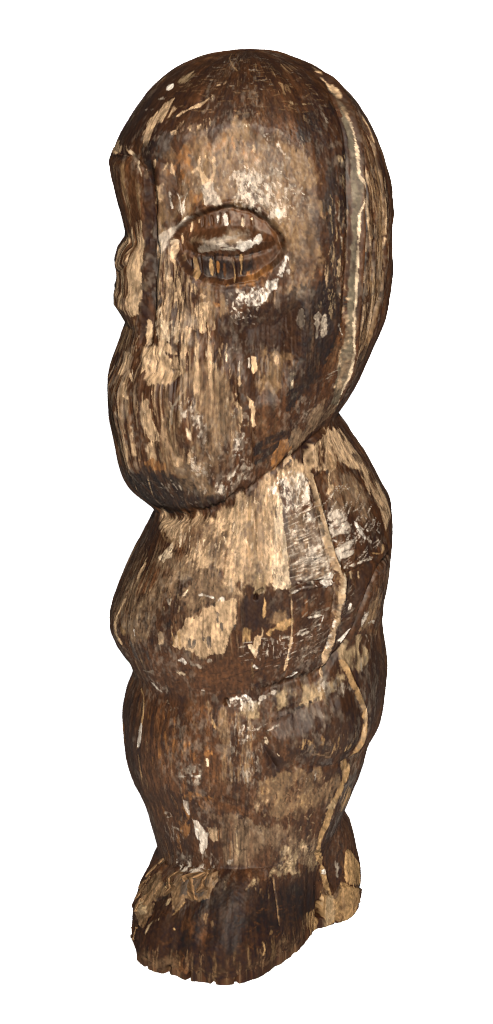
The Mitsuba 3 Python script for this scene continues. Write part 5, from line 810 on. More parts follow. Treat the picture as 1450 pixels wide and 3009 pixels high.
    ("fill", [(-48.4, 683), (-31.3, 683.5), (-35.8, 698.2), (-42.9, 735.6), (-45.4, 783), (-54.2, 784), (-51.1, 737.6)], 'dark', 'solid', 0.8, 4, 3, 0.0, 0.92),
    ("fill", [(-47, 677.5), (-38.5, 684.2), (-39.3, 694.4), (-46.8, 688.7)], 'greytan', 'fleck', 0.55, 2, 3, 0.0, 0.92),
    ("line", [(-55.9, 567), (-56, 575.4), (-56, 587), (-55.2, 602.5), (-54.2, 618), (-53.7, 634.6), (-52.8, 652.4), (-51.1, 665.6), (-49.2, 678.5), (-48.2, 689.5), (-48.7, 707.4), (-50.4, 730.9), (-51.6, 760), (-53.5, 782), (-53.9, 808.1)], 'tan', 2.5, 'slit', 0.95, 0.5, 0.92),
    ("scratch", [(-56, 570.4), (-55.2, 584.5), (-53.1, 635.4), (-47.4, 680.5), (-48.3, 699), (-51.1, 737.6), (-52.6, 806.6), (-54.2, 804.6), (-51.7, 724), (-50.2, 682.5), (-54.4, 630.6), (-56.9, 589.4)], 'umber', 40, 80, 12, 0.5, 8, 0.8),
    ("line", [(-53.4, 596), (-53.3, 618.8), (-53.1, 638.6), (-52.3, 653.6)], 'greytan', 1.2, 'fleck', 0.7, 0.0, 0.92),
    ("line", [(-49.6, 661.2), (-49.8, 668.4)], 'white', 1.8, 'speck', 0.9, 0.0, 0.92),
    ("line", [(-51.1, 733.4), (-51.9, 752.1), (-53, 772.9)], 'white', 1.6, 'speck', 0.8, 0.0, 0.92),
    ("line", [(-48.3, 675.5), (-47.5, 689.6), (-48.3, 701)], 'pale', 2.0, 'slit', 0.9, 0.0, 0.92),
    ("line", [(-57, 585.7), (-56, 601.6), (-55, 619), (-54.7, 635.5)], 'black', 1.2, 'solid', 0.8, 0.0, 0.92),  # painted shadow on the left of the raised arm strip
    ("fill", [(-41.8, 787), (-42.1, 732), (-35.8, 698.2), (-22, 698.4), (-14.4, 703), (-27.5, 711.6), (-33.9, 748.5), (-38.4, 778.9)], 'slate', 'mottle', 0.55, 3, 3, 0.0, 0.92),
    ("fill", [(-48.7, 768.5), (-46.3, 762.2), (-43.4, 756), (-40.1, 778.9), (-46.5, 775.8)], 'white', 'solid', 0.85, 1, 1.5, 0.0, 0.92),
    ("line", [(-43.9, 722.6), (-44.6, 729.4)], 'white', 1.0, 'solid', 0.95, 0.0, 0.92),
    ("fill", [(-34.4, 780.1), (-32, 746), (-25, 710.5), (-13.4, 708.4), (-12.3, 773.8), (-14.7, 799.2), (-22.9, 808)], 'umber', 'mottle', 0.7, 4, 4, 0.0, 0.92),
    ("fill", [(-35.5, 767.2), (-34.1, 753.5), (-31, 755.5), (-31, 766.4), (-33.7, 775.9)], 'chalk', 'speck', 0.75, 2, 2, 0.0, 0.92),
    ("fill", [(-33.1, 739.5), (-28.3, 740.5), (-28, 756.6)], 'grey', 'speck', 0.5, 2, 2, 0.0, 0.92),
    ("fill", [(-29.3, 781.5), (-23.1, 782.5), (-22.1, 798.4), (-28.3, 795.6)], 'rust', 'solid', 0.8, 2, 2, 0.0, 0.92),
    ("line", [(-29.3, 777.4), (-25.4, 778.5), (-23.1, 784.5)], 'chalk', 1.2, 'speck', 0.8, 0.0, 0.92),
    ("line", [(-29.6, 794.5), (-27.2, 804.5)], 'grey', 2.0, 'speck', 0.8, 0.0, 0.92),
    ("fill", [(-46.6, 801.5), (-39.6, 782.5), (-33.3, 793.5), (-26.8, 810.8), (-29.8, 821), (-36.3, 825.4), (-43.6, 813.6)], 'greytan', 'mottle', 0.8, 3, 4, 0.0, 0.92),
    ("fill", [(-37.5, 813.6), (-30.3, 813.5), (-32.4, 827), (-35.3, 824.8)], 'grey', 'fleck', 0.45, 2, 3, 0.0, 0.92),
    ("fill", [(-26, 806.5), (-11.1, 828), (-12.2, 855.8), (-20.1, 878.5), (-30.2, 886.1), (-30.2, 855.2), (-34.8, 831.1), (-28.8, 823)], 'dark', 'solid', 0.85, 3, 3, 0.0, 0.92),
    ("fill", [(-29.5, 683.5), (-9.2, 709.2), (-9, 754.5), (-11.8, 801.8), (-19.6, 790.5), (-19.3, 747.5)], 'brown', 'solid', 0.6, 2, 3, 0.0, 0.92),
    ("fill", [(-94.1, 818.6), (-82.5, 805.4), (-67.5, 805.8), (-53.1, 810.4), (-44.9, 811), (-40.8, 828.5), (-52.8, 830), (-65.1, 829.2), (-79.7, 834), (-90.8, 837.4)], 'greytan', 'mottle', 0.68, 5, 5, 0.0, 0.92),
    ("fill", [(-57.9, 810.2), (-45.1, 815.5), (-40, 835.4), (-45.8, 841.7), (-56.1, 831.5)], 'grey', 'speck', 0.55, 5, 4, 0.0, 0.92),
    ("fill", [(-56.7, 814.4), (-53.6, 814.5), (-52.6, 825.5), (-55.7, 825.4)], 'chalk', 'speck', 0.5, 3, 3, 0.0, 0.92),
    ("line", [(-54.9, 819.5), (-53.7, 830.8), (-52.9, 839.2)], 'umber', 1.2, 'solid', 0.8, 0.0, 0.92),
    ("line", [(-78.2, 838.6), (-70.2, 834.5), (-62.1, 830.8), (-55.9, 828.5)], 'black', 1.3, 'fleck', 0.8, 0.0, 0.92),
    ("line", [(-80.7, 848.4), (-76.5, 844.8), (-74.4, 842.5)], 'chalk', 1.6, 'speck', 0.8, 0.0, 0.92),
    ("line", [(-88.5, 846.5), (-84.4, 843.8), (-79.7, 839.6)], 'chalk', 1.4, 'speck', 0.6, 0.0, 0.92),
    ("fill", [(-80, 856.6), (-70.5, 839.5), (-58, 836.5), (-42.5, 833.2), (-36.4, 853.5), (-33.3, 877.6), (-36.8, 895), (-49.5, 895), (-62.9, 883.5), (-72.2, 883.5), (-79.7, 875.4)], 'dark', 'blotch', 0.9, 14, 6, 0, 0.7),
    ("fill", [(-61.5, 840.8), (-48.3, 844.8), (-49, 852.6), (-60.8, 850.1)], 'grey', 'speck', 0.4, 4, 4, 0.0, 0.92),
    ("fill", [(-78.4, 845.6), (-70.7, 846.2), (-72.8, 861.4), (-78.5, 860.8)], 'slate', 'mottle', 0.5, 4, 3, 0.0, 0.92),
    ("fill", [(-66.9, 860.4), (-52, 866.4), (-38.4, 878.4), (-36.8, 895), (-54.7, 878.1), (-65.3, 872.4)], 'ochre', 'fleck', 0.36, 3, 4, 0.0, 0.92),
    ("fill", [(-77, 869), (-69.8, 870.5), (-70.5, 889), (-75.2, 887)], 'rust', 'mottle', 0.6, 4, 3, 0.0, 0.92),
    ("fill", [(-61.8, 879.4), (-52.7, 883.6), (-51.5, 899), (-59.3, 892)], 'umber', 'hatch', 0.5, 3, 3, 0.0, 0.92),
    ("fill", [(-55.4, 897.4), (-49.8, 892.4), (-49, 903.7), (-53.2, 903.5)], 'slate', 'solid', 0.6, 2, 2, 0.0, 0.92),
    ("line", [(-44.9, 806.4), (-42.3, 816.4), (-40.2, 827.4), (-38.3, 837.8), (-36.2, 849.5), (-33.4, 863), (-31.8, 878.4), (-32, 889.9), (-35.9, 898.2), (-37.9, 906.5)], 'ochre', 2.3, 'slit', 0.95, 0.5, 0.92),
    ("line", [(-37.9, 835.5), (-34.6, 852.8), (-32.3, 868.5), (-31.8, 881.5)], 'tan', 1.3, 'fleck', 0.8, 0.0, 0.92),
    ("fill", [(-83.8, 860.8), (-80, 865.5), (-74.8, 875.4), (-71.8, 893.5), (-76.1, 903.6), (-80.4, 894.4), (-83.3, 878.6)], 'dark', 'solid', 0.8, 6, 3, 0.0, 0.92),  # shade of the carved pit, painted dark
    ("line", [(-84, 863), (-83.3, 876.5)], 'amber', 1.6, 'mottle', 0.7, 0.0, 0.92),
    ("line", [(-81.5, 854.8), (-80.7, 863.5)], 'pale', 1.8, 'speck', 0.7, 0.0, 0.92),
    ("line", [(-76.1, 875.5), (-75.4, 878.5)], 'pale', 1, 'solid', 0.95, 0.0, 0.92),
    ("fill", [(-144.4, 813.8), (-117.7, 802.5), (-94.1, 814.5), (-90.8, 891.4), (-97.3, 926), (-121.5, 926.2), (-144.1, 919.8)], 'rust', 'streak', 0.62, 8, 6, 0.0, 0.92),
    ("fill", [(-134, 850.8), (-116.1, 849.5), (-103.3, 860.5), (-103.3, 879.5), (-116.1, 876.5), (-132.2, 871.4)], 'amber', 'streak', 0.4, 5, 5, 0.0, 0.92),
    ("fill", [(-173.5, 831.3), (-150.6, 810), (-146.7, 866.8), (-147.2, 920.2), (-153.5, 913.2), (-162.4, 888.2), (-164.3, 857)], 'dark', 'solid', 0.7, 4, 3, 0.0, 0.92),
    ("fill", [(-171.1, 852.3), (-164, 850), (-165.9, 870.4), (-174, 867.2)], 'amber', 'solid', 0.8, 1, 1, 0.0, 0.92),
    ("fill", [(-110.8, 801.5), (-94.1, 818.6), (-84.4, 835.8), (-82.9, 870), (-87.6, 914.4), (-100.4, 911.6), (-103.4, 856)], 'umber', 'streak', 0.5, 6, 6, 0.0, 0.92),
    ("line", [(-151.8, 805), (-146.5, 813.2), (-145.3, 829), (-146.1, 845.9), (-147.9, 867)], 'ochre', 1.3, 'solid', 0.9, 0.5, 0.92),
    ("line", [(-145.7, 840), (-146.5, 853.5), (-147.6, 865)], 'white', 1.9, 'slit', 0.95, 0.0, 0.92),
    ("line", [(-147.7, 870.8), (-147.4, 889.8), (-148.4, 911.2)], 'umber', 0.9, 'fleck', 0.9, 0.0, 0.92),
    ("line", [(-141.3, 853.2), (-139.6, 860.2)], 'umber', 1.2, 'fleck', 0.7, 0.0, 0.92),
    ("fill", [(-94, 840.2), (-87.6, 836.4), (-86.8, 847), (-90, 863.7), (-93.1, 862.6)], 'chalk', 'speck', 0.6, 3, 4, 0.0, 0.92),
    ("fill", [(-98.7, 866.5), (-83, 865.5), (-83.6, 914.4), (-95.6, 912.8)], 'grey', 'fleck', 0.42, 6, 5, 0.0, 0.92),
    ("line", [(-108.5, 877.4), (-107.9, 885.5), (-108.2, 890)], 'pale', 2.2, 'solid', 0.95, 0.0, 0.92),
    ("fill", [(-123.3, 887.4), (-111.3, 882), (-108.4, 903.3), (-113.5, 913.4), (-124.1, 907.2)], 'grey', 'speck', 0.55, 3, 4, 0.0, 0.92),
    ("line", [(-122.8, 899.7), (-116.7, 900.4), (-109.2, 901.4)], 'chalk', 1.8, 'speck', 0.8, 0.0, 0.92),
    ("fill", [(-132.7, 811.2), (-124.6, 808.4), (-122, 824.4), (-129.9, 820.4)], 'grey', 'speck', 0.4, 3, 3, 0.0, 0.92),
    ("line", [(-106.1, 826.2), (-104.3, 837.5), (-102.7, 840.4)], 'ochre', 1.3, 'fleck', 0.8, 0.0, 0.92),
    ("fill", [(-84.3, 909.6), (-68.5, 899.6), (-51.2, 907.4), (-40, 931.5), (-43.9, 978), (-62.3, 976), (-80.6, 959.6), (-87.5, 932.5)], 'umber', 'blotch', 0.75, 6, 6, 0.0, 0.92),
    ("fill", [(-74.4, 933.6), (-56.5, 941.6), (-54.9, 966.5), (-70.3, 957.8)], 'ochre', 'mottle', 0.38, 4, 5, 0.0, 0.92),
    ("fill", [(-87.6, 909.5), (-81.2, 905.3), (-77.7, 928.5), (-84.2, 937)], 'ochre', 'mottle', 0.4, 4, 4, 0.0, 0.92),
    ("fill", [(-64.8, 914.5), (-54.7, 911.4), (-55.7, 924.4), (-62.6, 925)], 'chalk', 'fleck', 0.4, 3, 3, 0.0, 0.92),
    ("fill", [(-86.6, 941.5), (-79.3, 937.5), (-80.7, 955.4), (-85.7, 955.8)], 'tan', 'mottle', 0.35, 3, 4, 0.0, 0.92),
    ("line", [(-86.8, 905), (-82.7, 918.6), (-84.3, 932.5)], 'rust', 1.0, 'fleck', 0.8, 0.0, 0.92),
    ("fill", [(-125.3, 925.5), (-117.4, 919.6), (-102.4, 933), (-87.5, 957.5), (-104.7, 948), (-115.9, 953), (-121.7, 993.5), (-133, 1003.8)], 'amber', 'mottle', 0.55, 5, 5, 0.0, 0.92),
    ("fill", [(-118, 929.5), (-104.2, 935.1), (-90.8, 948.6), (-84, 963.6), (-97.7, 955.5), (-112, 947.3)], 'rust', 'solid', 0.7, 3, 2, 0.0, 0.92),
    ("fill", [(-110.4, 952.3), (-94.3, 958.2), (-80.6, 968.5), (-58.4, 978), (-46.2, 1014.4), (-41.2, 1065.8), (-76.5, 1030.1), (-103.6, 1021.6), (-109.1, 989.2)], 'greybrown', 'blotch', 0.85, 6, 6, 0.0, 0.92),
    ("fill", [(-121.7, 931.6), (-120, 934.6), (-119.2, 951.8), (-115.5, 970.6), (-110.7, 980.2), (-111.8, 997.5), (-115.3, 1006.2), (-116.1, 988.5), (-119.1, 965.5), (-121.2, 947.8)], 'chalk', 'solid', 0.85, 1.5, 2.5, 0.2, 0.92),
    ("fill", [(-118.6, 965.8), (-116.4, 974.5), (-114.5, 988.5), (-115.9, 990.8), (-117.9, 974.2)], 'white', 'speck', 0.8, 1, 1.5, 0.0, 0.92),
    ("fill", [(-111.9, 972.5), (-107.1, 972.8), (-105.3, 989.4), (-108.2, 993.5), (-110.7, 981.2)], 'tan', 'mottle', 0.45, 2, 3, 0.0, 0.92),
    ("fill", [(-141.9, 954.8), (-119.4, 955.6), (-119.1, 988.4), (-139.4, 995)], 'grey', 'fleck', 0.3, 6, 5, 0.0, 0.92),
    ("line", [(-136.6, 949.8), (-133, 948.8), (-131.9, 954.8), (-135.3, 955.7)], 'grey', 1.2, 'solid', 0.8, 0.0, 0.92),
    ("line", [(-132.4, 969.8), (-125.1, 976.5)], 'grey', 1.6, 'speck', 0.7, 0.0, 0.92),
    ("line", [(-131.1, 982.2), (-125.9, 984.2)], 'grey', 1.4, 'speck', 0.6, 0.0, 0.92),
    ("fill", [(-136.5, 1016.8), (-123, 1019.5), (-109.4, 1019.8), (-105.7, 1034), (-110.9, 1039.4), (-117.9, 1042.5), (-126.6, 1038.6)], 'chalk', 'speck', 0.68, 3, 4, 0.0, 0.92),
    ("fill", [(-141.4, 1005), (-113.3, 1001.8), (-98.2, 1011.2), (-94.5, 1021.5), (-113.6, 1019.9), (-138.4, 1019)], 'grey', 'speck', 0.42, 5, 5, 0.0, 0.92),
    ("fill", [(-105.6, 1015.5), (-96.4, 1013.5), (-97.2, 1021.7), (-104.5, 1021.8)], 'chalk', 'speck', 0.45, 3, 3, 0.0, 0.92),
    ("fill", [(-107.2, 1044.6), (-105.6, 1042.5), (-105.4, 1048.5), (-106.6, 1048.6)], 'white', 'solid', 0.9, 1, 1, 0.0, 0.92),
    ("line", [(-95.4, 969.4), (-95.1, 989.6), (-94.8, 998.5)], 'greytan', 0.8, 'solid', 0.8, 0.0, 0.92),
    ("fill", [(-95.9, 1000.8), (-93.4, 1002.6), (-93.6, 1013.5), (-94.9, 1015.8)], 'greytan', 'solid', 0.8, 1.2, 1.5, 0.0, 0.92),
    ("fill", [(-76.7, 995.6), (-50, 1007.5), (-35.7, 1081.4), (-65.7, 1072.8), (-78.9, 1042.8)], 'greytan', 'mottle', 0.45, 5, 5, 0.0, 0.92),
    ("fill", [(-76.4, 1013.6), (-46.7, 1028.5), (-36.5, 1086.5), (-60.4, 1073.2)], 'black', 'speck', 0.35, 5, 5, 0.0, 0.92),
    ("fill", [(-60.5, 1010.2), (-49.2, 1013.2), (-44.1, 1043.2), (-54.3, 1043)], 'tan', 'mottle', 0.45, 2, 3, 0.0, 0.92),
    ("fill", [(-55.5, 1011.8), (-53.5, 1012.2), (-52.9, 1019), (-54.9, 1017.6)], 'black', 'solid', 0.9, 1, 1, 0.0, 0.92),
    ("fill", [(-44.9, 987.4), (-39.6, 935.8), (-25.8, 932.5), (-21.9, 974.2), (-17, 1023.6), (-37.8, 1020.5)], 'slate', 'solid', 0.65, 3, 3, 0.0, 0.92),
    ("fill", [(-36.2, 967.5), (-29.1, 951.5), (-21.9, 974.2), (-28.5, 988.5)], 'ochre', 'streak', 0.6, 2, 2, 0.0, 0.92),
    ("line", [(-33.6, 977.8), (-33.4, 961), (-31.1, 949.5)], 'ochre', 1.4, 'fleck', 0.9, 0.0, 0.92),
    ("fill", [(-43.9, 904.2), (-38.4, 908), (-33.7, 941.9), (-38.7, 936.4)], 'ochre', 'slit', 0.7, 1.5, 2, 0.0, 0.92),
    ("line", [(-36.6, 910.5), (-38, 931.6), (-41.3, 947.5), (-43.8, 964), (-44.2, 981.4), (-46.2, 995.5), (-47.2, 1014.4), (-41.3, 1052.1), (-34.7, 1078.5), (-29, 1109.6), (-24.2, 1133)], 'ochre', 2.5, 'slit', 0.95, 0.5, 0.92),
    ("fill", [(-42.8, 951.5), (-38.7, 932.4), (-36.1, 958.2), (-40.8, 967.3), (-47.2, 967.5)], 'greytan', 'solid', 0.7, 1.5, 2, 0.0, 0.92),
    ("line", [(-34.2, 1078.5), (-32.8, 1085.5)], 'white', 1.5, 'solid', 0.9, 0.0, 0.92),
    ("fill", [(-143.6, 1125), (-131.8, 1058), (-104, 1038), (-38.6, 1073.8), (-32.8, 1151.4), (-66.1, 1173.2), (-98.9, 1175), (-129.5, 1175)], 'dark', 'solid', 0.95, 6, 4, 0.0, 0.92),
    ("fill", [(-128.1, 1073.8), (-103.3, 1046.6), (-39, 1084.5), (-37.5, 1130.5), (-60.7, 1150.2), (-83.1, 1154.3), (-99.8, 1154.9), (-121.5, 1154.1), (-132.3, 1127.2)], 'dark', 'solid', 0.92, 6, 5, 0.0, 0.92),
    ("fill", [(-124, 1094.6), (-103.2, 1051.2), (-81, 1052.6), (-37.1, 1104.2), (-41.1, 1143.2), (-75.6, 1140.4), (-93.2, 1134.6), (-115.8, 1137.6)], 'black', 'blotch', 0.8, 16, 8, 0.0, 0.92),
    ("fill", [(-124.8, 1090.5), (-106.9, 1086.6), (-100.5, 1110.3), (-110.2, 1128.6), (-122.1, 1135.5)], 'rust', 'mottle', 0.35, 8, 6, 0.0, 0.92),
    ("fill", [(-109.6, 1086.6), (-101.3, 1086.5), (-100.7, 1102.5), (-107.3, 1103.5)], 'umber', 'fleck', 0.3, 4, 4, 0.0, 0.92),
    ("fill", [(-90.8, 1030.6), (-77, 1056.4), (-79.7, 1080.5), (-89.2, 1057.4)], 'umber', 'fleck', 0.35, 4, 4, 0.0, 0.92),
    ("fill", [(-128.7, 1147.5), (-118.1, 1143.4), (-99.8, 1146), (-86, 1137), (-60.1, 1131.6), (-33.2, 1147.4), (-35.4, 1175), (-63, 1175), (-79.1, 1175), (-98.7, 1175), (-120.4, 1175), (-131.2, 1175)], 'umber', 'blotch', 0.5, 10, 6, 0, 0.55),
    ("fill", [(-104.8, 1135.5), (-93.2, 1134.6), (-66.4, 1123.6), (-50.5, 1139), (-59.7, 1175), (-82.6, 1173.6), (-97.6, 1175), (-104.1, 1174)], 'ochre', 'streak', 0.25, 8, 6, 0, 0.4),
    ("fill", [(-124.3, 1146.5), (-109.6, 1141), (-110.4, 1175), (-122.7, 1173.6)], 'rust', 'mottle', 0.5, 4, 4, 0.0, 0.92),
    ("fill", [(-116.8, 1142.5), (-114.1, 1140.6), (-113.5, 1158.5), (-115.9, 1164.8)], 'ochre', 'mottle', 0.5, 3, 3, 0.0, 0.92),
    ("fill", [(-81.7, 1120.5), (-78.7, 1122.6), (-78.7, 1132.4), (-81.2, 1129.6)], 'ochre', 'solid', 0.6, 2, 2, 0.0, 0.92),
    ("line", [(-84.6, 1130.6), (-83.6, 1140.5), (-84.6, 1147.5)], 'ochre', 1.8, 'fleck', 0.8, 0.0, 0.92),
    ("line", [(-118.4, 1110.6), (-117.4, 1113.6)], 'ochre', 2, 'solid', 0.95, 0.0, 0.92),
    ("line", [(-76.4, 1044.5), (-75.6, 1085), (-74.9, 1123.2)], 'umber', 0.9, 'fleck', 0.9, 0.0, 0.92),
    ("fill", [(-143.8, 1041.5), (-130.7, 1059.8), (-124.5, 1049.8), (-124.5, 1042.4), (-104.4, 1034), (-103, 1044.4), (-105.2, 1056.6), (-106.2, 1068.5), (-111.5, 1074.4), (-116.1, 1073.4), (-119.1, 1091), (-121.5, 1076.6), (-125.5, 1064.5), (-133.5, 1082.5), (-131.2, 1099.6), (-136.8, 1124.9), (-144.5, 1120.5), (-146.6, 1093), (-147.6, 1063)], 'umber', 'slit', 0.72, 1.2, 2, 0.0, 0.92),
    ("fill", [(-141.8, 1070.8), (-135.6, 1052.5), (-131.8, 1058), (-125.5, 1057.6), (-125.2, 1065.8), (-133.1, 1081.2), (-131.8, 1100.6), (-135, 1110.5), (-138.4, 1088.5)], 'umber', 'mottle', 0.7, 1.5, 2, 0.0, 0.92),
    ("fill", [(-123.8, 1044.5), (-106.9, 1041.6), (-106.6, 1065.5), (-113.8, 1069.4), (-118.1, 1068.4)], 'slate', 'streak', 0.7, 3, 3, 0.0, 0.92),
    ("fill", [(-151.8, 1029.4), (-127.8, 1031.2), (-124.2, 1047.2), (-129.5, 1056.8), (-133.5, 1053.5)], 'brown', 'solid', 0.75, 2, 2, 0.0, 0.92),
    ("fill", [(-143.3, 1102.5), (-142.2, 1090.8), (-135, 1093.2), (-133.2, 1099.5), (-139.1, 1113), (-142.5, 1112.5)], 'greytan', 'solid', 0.7, 1, 1, 0.0, 0.92),
    ("line", [(-131.1, 1057.8), (-123.8, 1060.4)], 'black', 1.0, 'solid', 0.8, 0.0, 0.92),
    ("line", [(-133.5, 1082.5), (-128.1, 1073.8), (-124, 1064.6)], 'black', 1.3, 'solid', 0.8, 0.0, 0.92),
    ("line", [(-134.5, 1082.6), (-131, 1099.7), (-132.3, 1112.5)], 'black', 1.2, 'solid', 0.8, 0.0, 0.92),
    ("line", [(-120, 1094), (-118.1, 1086.4), (-116.1, 1075.4)], 'ochre', 1.5, 'solid', 0.8, 0.0, 0.92),
    ("line", [(-124.4, 1081.2), (-124.1, 1071.8)], 'greytan', 2.0, 'streak', 0.8, 0.0, 0.92),
    ("line", [(-124.8, 1100.2), (-129.6, 1113.6), (-130.4, 1127.2)], 'greytan', 2.4, 'streak', 0.8, 0.0, 0.92),
    ("fill", [(-102.3, 1041.5), (-96.1, 1029.5), (-95.5, 1046), (-99.9, 1055.2)], 'greytan', 'mottle', 0.5, 2, 3, 0.0, 0.92),
    ("line", [(-90, 1061.6), (-87.6, 1053.4), (-85.9, 1046.4)], 'greytan', 2.2, 'mottle', 0.8, 0.0, 0.92),
    ("fill", [(-33.6, 1134.5), (-32.7, 1118.8), (-25, 1131.8), (-22.6, 1133.5), (-18.6, 1115.6), (-14.2, 1121.4), (-3.1, 1142.4), (-6.3, 1175), (-17.2, 1174.3), (-28.3, 1173.5), (-32.3, 1157.5)], 'ochre', 'slit', 0.95, 1.5, 2, 0.0, 0.92),
    ("fill", [(-15.7, 1068), (-9.1, 1069.5), (3.7, 1112.2), (3.4, 1145.5), (-13.8, 1124.2), (-16.5, 1107.6)], 'ochre', 'solid', 0.85, 1.5, 2, 0.0, 0.92),
    ("fill", [(-33.9, 1122.2), (-23.2, 1128.6), (-21.6, 1169), (-28.9, 1171.2), (-32.1, 1156.9)], 'greytan', 'streak', 0.55, 2, 3, 0.0, 0.92),
    ("fill", [(-52.5, 1136.5), (-33.6, 1141.5), (-32.6, 1167.6), (-36.4, 1175), (-47.7, 1173.2), (-51.6, 1152.5)], 'ochre', 'streak', 0.7, 1.5, 2, 0.0, 0.92),
    ("fill", [(-32.3, 1050.5), (-16.2, 1049.5), (-15.8, 1075.3), (-18.1, 1111.8), (-23.2, 1129.5), (-29.8, 1101)], 'dark', 'mottle', 0.8, 3, 3, 0.0, 0.92),
    ("fill", [(-23.2, 1069.5), (-21, 1071), (-20.6, 1104.4), (-22.6, 1102.5)], 'grey', 'fleck', 0.6, 2, 2, 0.0, 0.92),
    ("fill", [(-11, 1121.8), (5.2, 1148), (-5, 1146.2), (-9.8, 1132.4)], 'black', 'solid', 0.6, 1, 1.5, 0.0, 0.92),
    ("scratch", [(-70.5, 588.6), (-56, 596.6), (-54, 641), (-51, 678), (-63.9, 675.6), (-71.3, 672.8)], 'chalk', 80, -8, 13, 0.5, 8, 0.8),
    ("scratch", [(-70.5, 588.6), (-56, 596.6), (-54, 641), (-51, 678), (-63.9, 675.6), (-71.3, 672.8)], 'dark', 50, -8, 14, 0.6, 8, 0.8),
    ("scratch", [(-70.5, 588.6), (-56, 596.6), (-54, 641), (-51, 678), (-63.9, 675.6), (-71.3, 672.8)], 'chalk', 25, 80, 5, 0.5, 20, 0.8),
    ("scratch", [(-53.1, 603), (-38.7, 599.5), (-25.9, 631.4), (-23.3, 662.2), (-29.1, 676.8), (-47.8, 672.8), (-52.3, 642.6)], 'chalk', 80, -25, 12, 0.45, 10, 0.8),
    ("scratch", [(-53.1, 603), (-38.7, 599.5), (-25.9, 631.4), (-23.3, 662.2), (-29.1, 676.8), (-47.8, 672.8), (-52.3, 642.6)], 'dark', 50, -25, 14, 0.6, 10, 0.8),
    ("scratch", [(-53.1, 603), (-38.7, 599.5), (-25.9, 631.4), (-23.3, 662.2), (-29.1, 676.8), (-47.8, 672.8), (-52.3, 642.6)], 'white', 10, 50, 6, 0.7, 20, 0.8),
    ("scratch", [(-93.8, 734.4), (-69.9, 727.4), (-54.7, 733.6), (-55.7, 782), (-78.2, 771.6), (-93.8, 759.4)], 'chalk', 60, -8, 8, 0.4, 5, 0.6),
    ("scratch", [(-87.7, 736.2), (-69.8, 731.6), (-70.5, 764.6), (-86.1, 758.2)], 'chalk', 40, 88, 7, 0.4, 5, 0.6),
    ("scratch", [(-69.8, 689.6), (-41, 700.4), (-47.6, 769), (-65.2, 784.5)], 'grey', 50, -25, 12, 0.5, 9, 0.6),
    ("scratch", [(-169.4, 357), (-136.3, 356.4), (-114.5, 336.5), (-105.3, 352.5), (-95.1, 407), (-89.2, 472.4), (-106.7, 498.2), (-136.3, 476.2), (-162, 452.5)], 'tan', 110, 92, 13, 0.55, 9, 0.6),
    ("scratch", [(-169.4, 357), (-136.3, 356.4), (-114.5, 336.5), (-105.3, 352.5), (-95.1, 407), (-89.2, 472.4), (-106.7, 498.2), (-136.3, 476.2), (-162, 452.5)], 'dark', 170, 92, 15, 0.6, 9, 0.7),
    ("scratch", [(-169.4, 357), (-136.3, 356.4), (-114.5, 336.5), (-105.3, 352.5), (-95.1, 407), (-89.2, 472.4), (-106.7, 498.2), (-136.3, 476.2), (-162, 452.5)], 'pale', 40, 90, 8, 0.6, 10, 0.75),
    ("scratch", [(-169.4, 357), (-136.3, 356.4), (-114.5, 336.5), (-105.3, 352.5), (-95.1, 407), (-89.2, 472.4), (-106.7, 498.2), (-136.3, 476.2), (-162, 452.5)], 'black', 60, 90, 12, 0.5, 8, 0.85),
    ("fill", [(-120, 395.4), (-102.5, 391.6), (-88.5, 446.6), (-88.4, 520.6), (-104.4, 525.8), (-119.2, 499.2), (-125.5, 463.7), (-121.2, 419.8)], 'greybrown', 'blotch', 0.8, 14, 6, 0, 0.6),
    ("scratch", [(-135.4, 262.6), (-117.7, 299), (-108.4, 321.8), (-108.3, 370.2), (-128.8, 364.2)], 'tan', 60, 90, 16, 0.7, 4, 0.8),
    ("scratch", [(-135.4, 262.6), (-117.7, 299), (-108.4, 321.8), (-108.3, 370.2), (-128.8, 364.2)], 'dark', 80, 90, 18, 0.7, 4, 0.9),
    ("scratch", [(-96.9, 191.5), (-78.5, 192.2), (-64.5, 223.4), (-72, 254.8), (-93.8, 234.6)], 'chalk', 90, 60, 4, 0.5, 30, 0.7),
    ("scratch", [(-121.7, 174.6), (-62.6, 165.5), (-61.3, 275.5), (-70.7, 273.3), (-84.8, 234.8), (-121.5, 219.8)], 'grey', 110, 75, 5, 0.5, 25, 0.6),
    ("scratch", [(-127.6, 183.4), (-62.1, 157.9), (-60.2, 297.8), (-70.8, 295.5), (-84.8, 234.8), (-121.5, 226.8)], 'dark', 120, 80, 5, 0.5, 20, 0.7),
    ("scratch", [(-140.1, 146.2), (-136.2, 78.2), (-67.5, 33), (-36.4, 79.8), (-43.1, 138.2), (-73.9, 141.2), (-108.2, 134.6)], 'umber', 90, 5, 12, 0.5, 16, 0.6),
    ("scratch", [(-136.2, 78.2), (-67.5, 33), (-36.4, 79.8), (-72.5, 124.6)], 'grey', 35, 5, 9, 0.4, 14, 0.6),
    ("scratch", [(-37.2, 176), (-19.2, 244), (-22.5, 328.2), (-33, 406.9), (-40.4, 457.1), (-42.1, 363.2), (-41.8, 261.7)], 'tan', 90, 90, 30, 0.6, 3, 0.7),
    ("scratch", [(-37.2, 176), (-17.4, 245), (-20, 330), (-33, 406.9), (-40.4, 457.1), (-42.1, 363.2), (-41.8, 261.7)], 'dark', 110, 90, 30, 0.7, 3, 0.9),
    ("scratch", [(-55.7, 211.4), (-46.9, 214.4), (-48.7, 357.7), (-56.7, 370)], 'greytan', 70, 90, 9, 0.5, 8, 0.7),
    ("scratch", [(-70.8, 328.6), (-50.2, 302.5), (-49.2, 383.5), (-63.6, 452.6)], 'black', 70, 90, 14, 0.6, 6, 0.8),
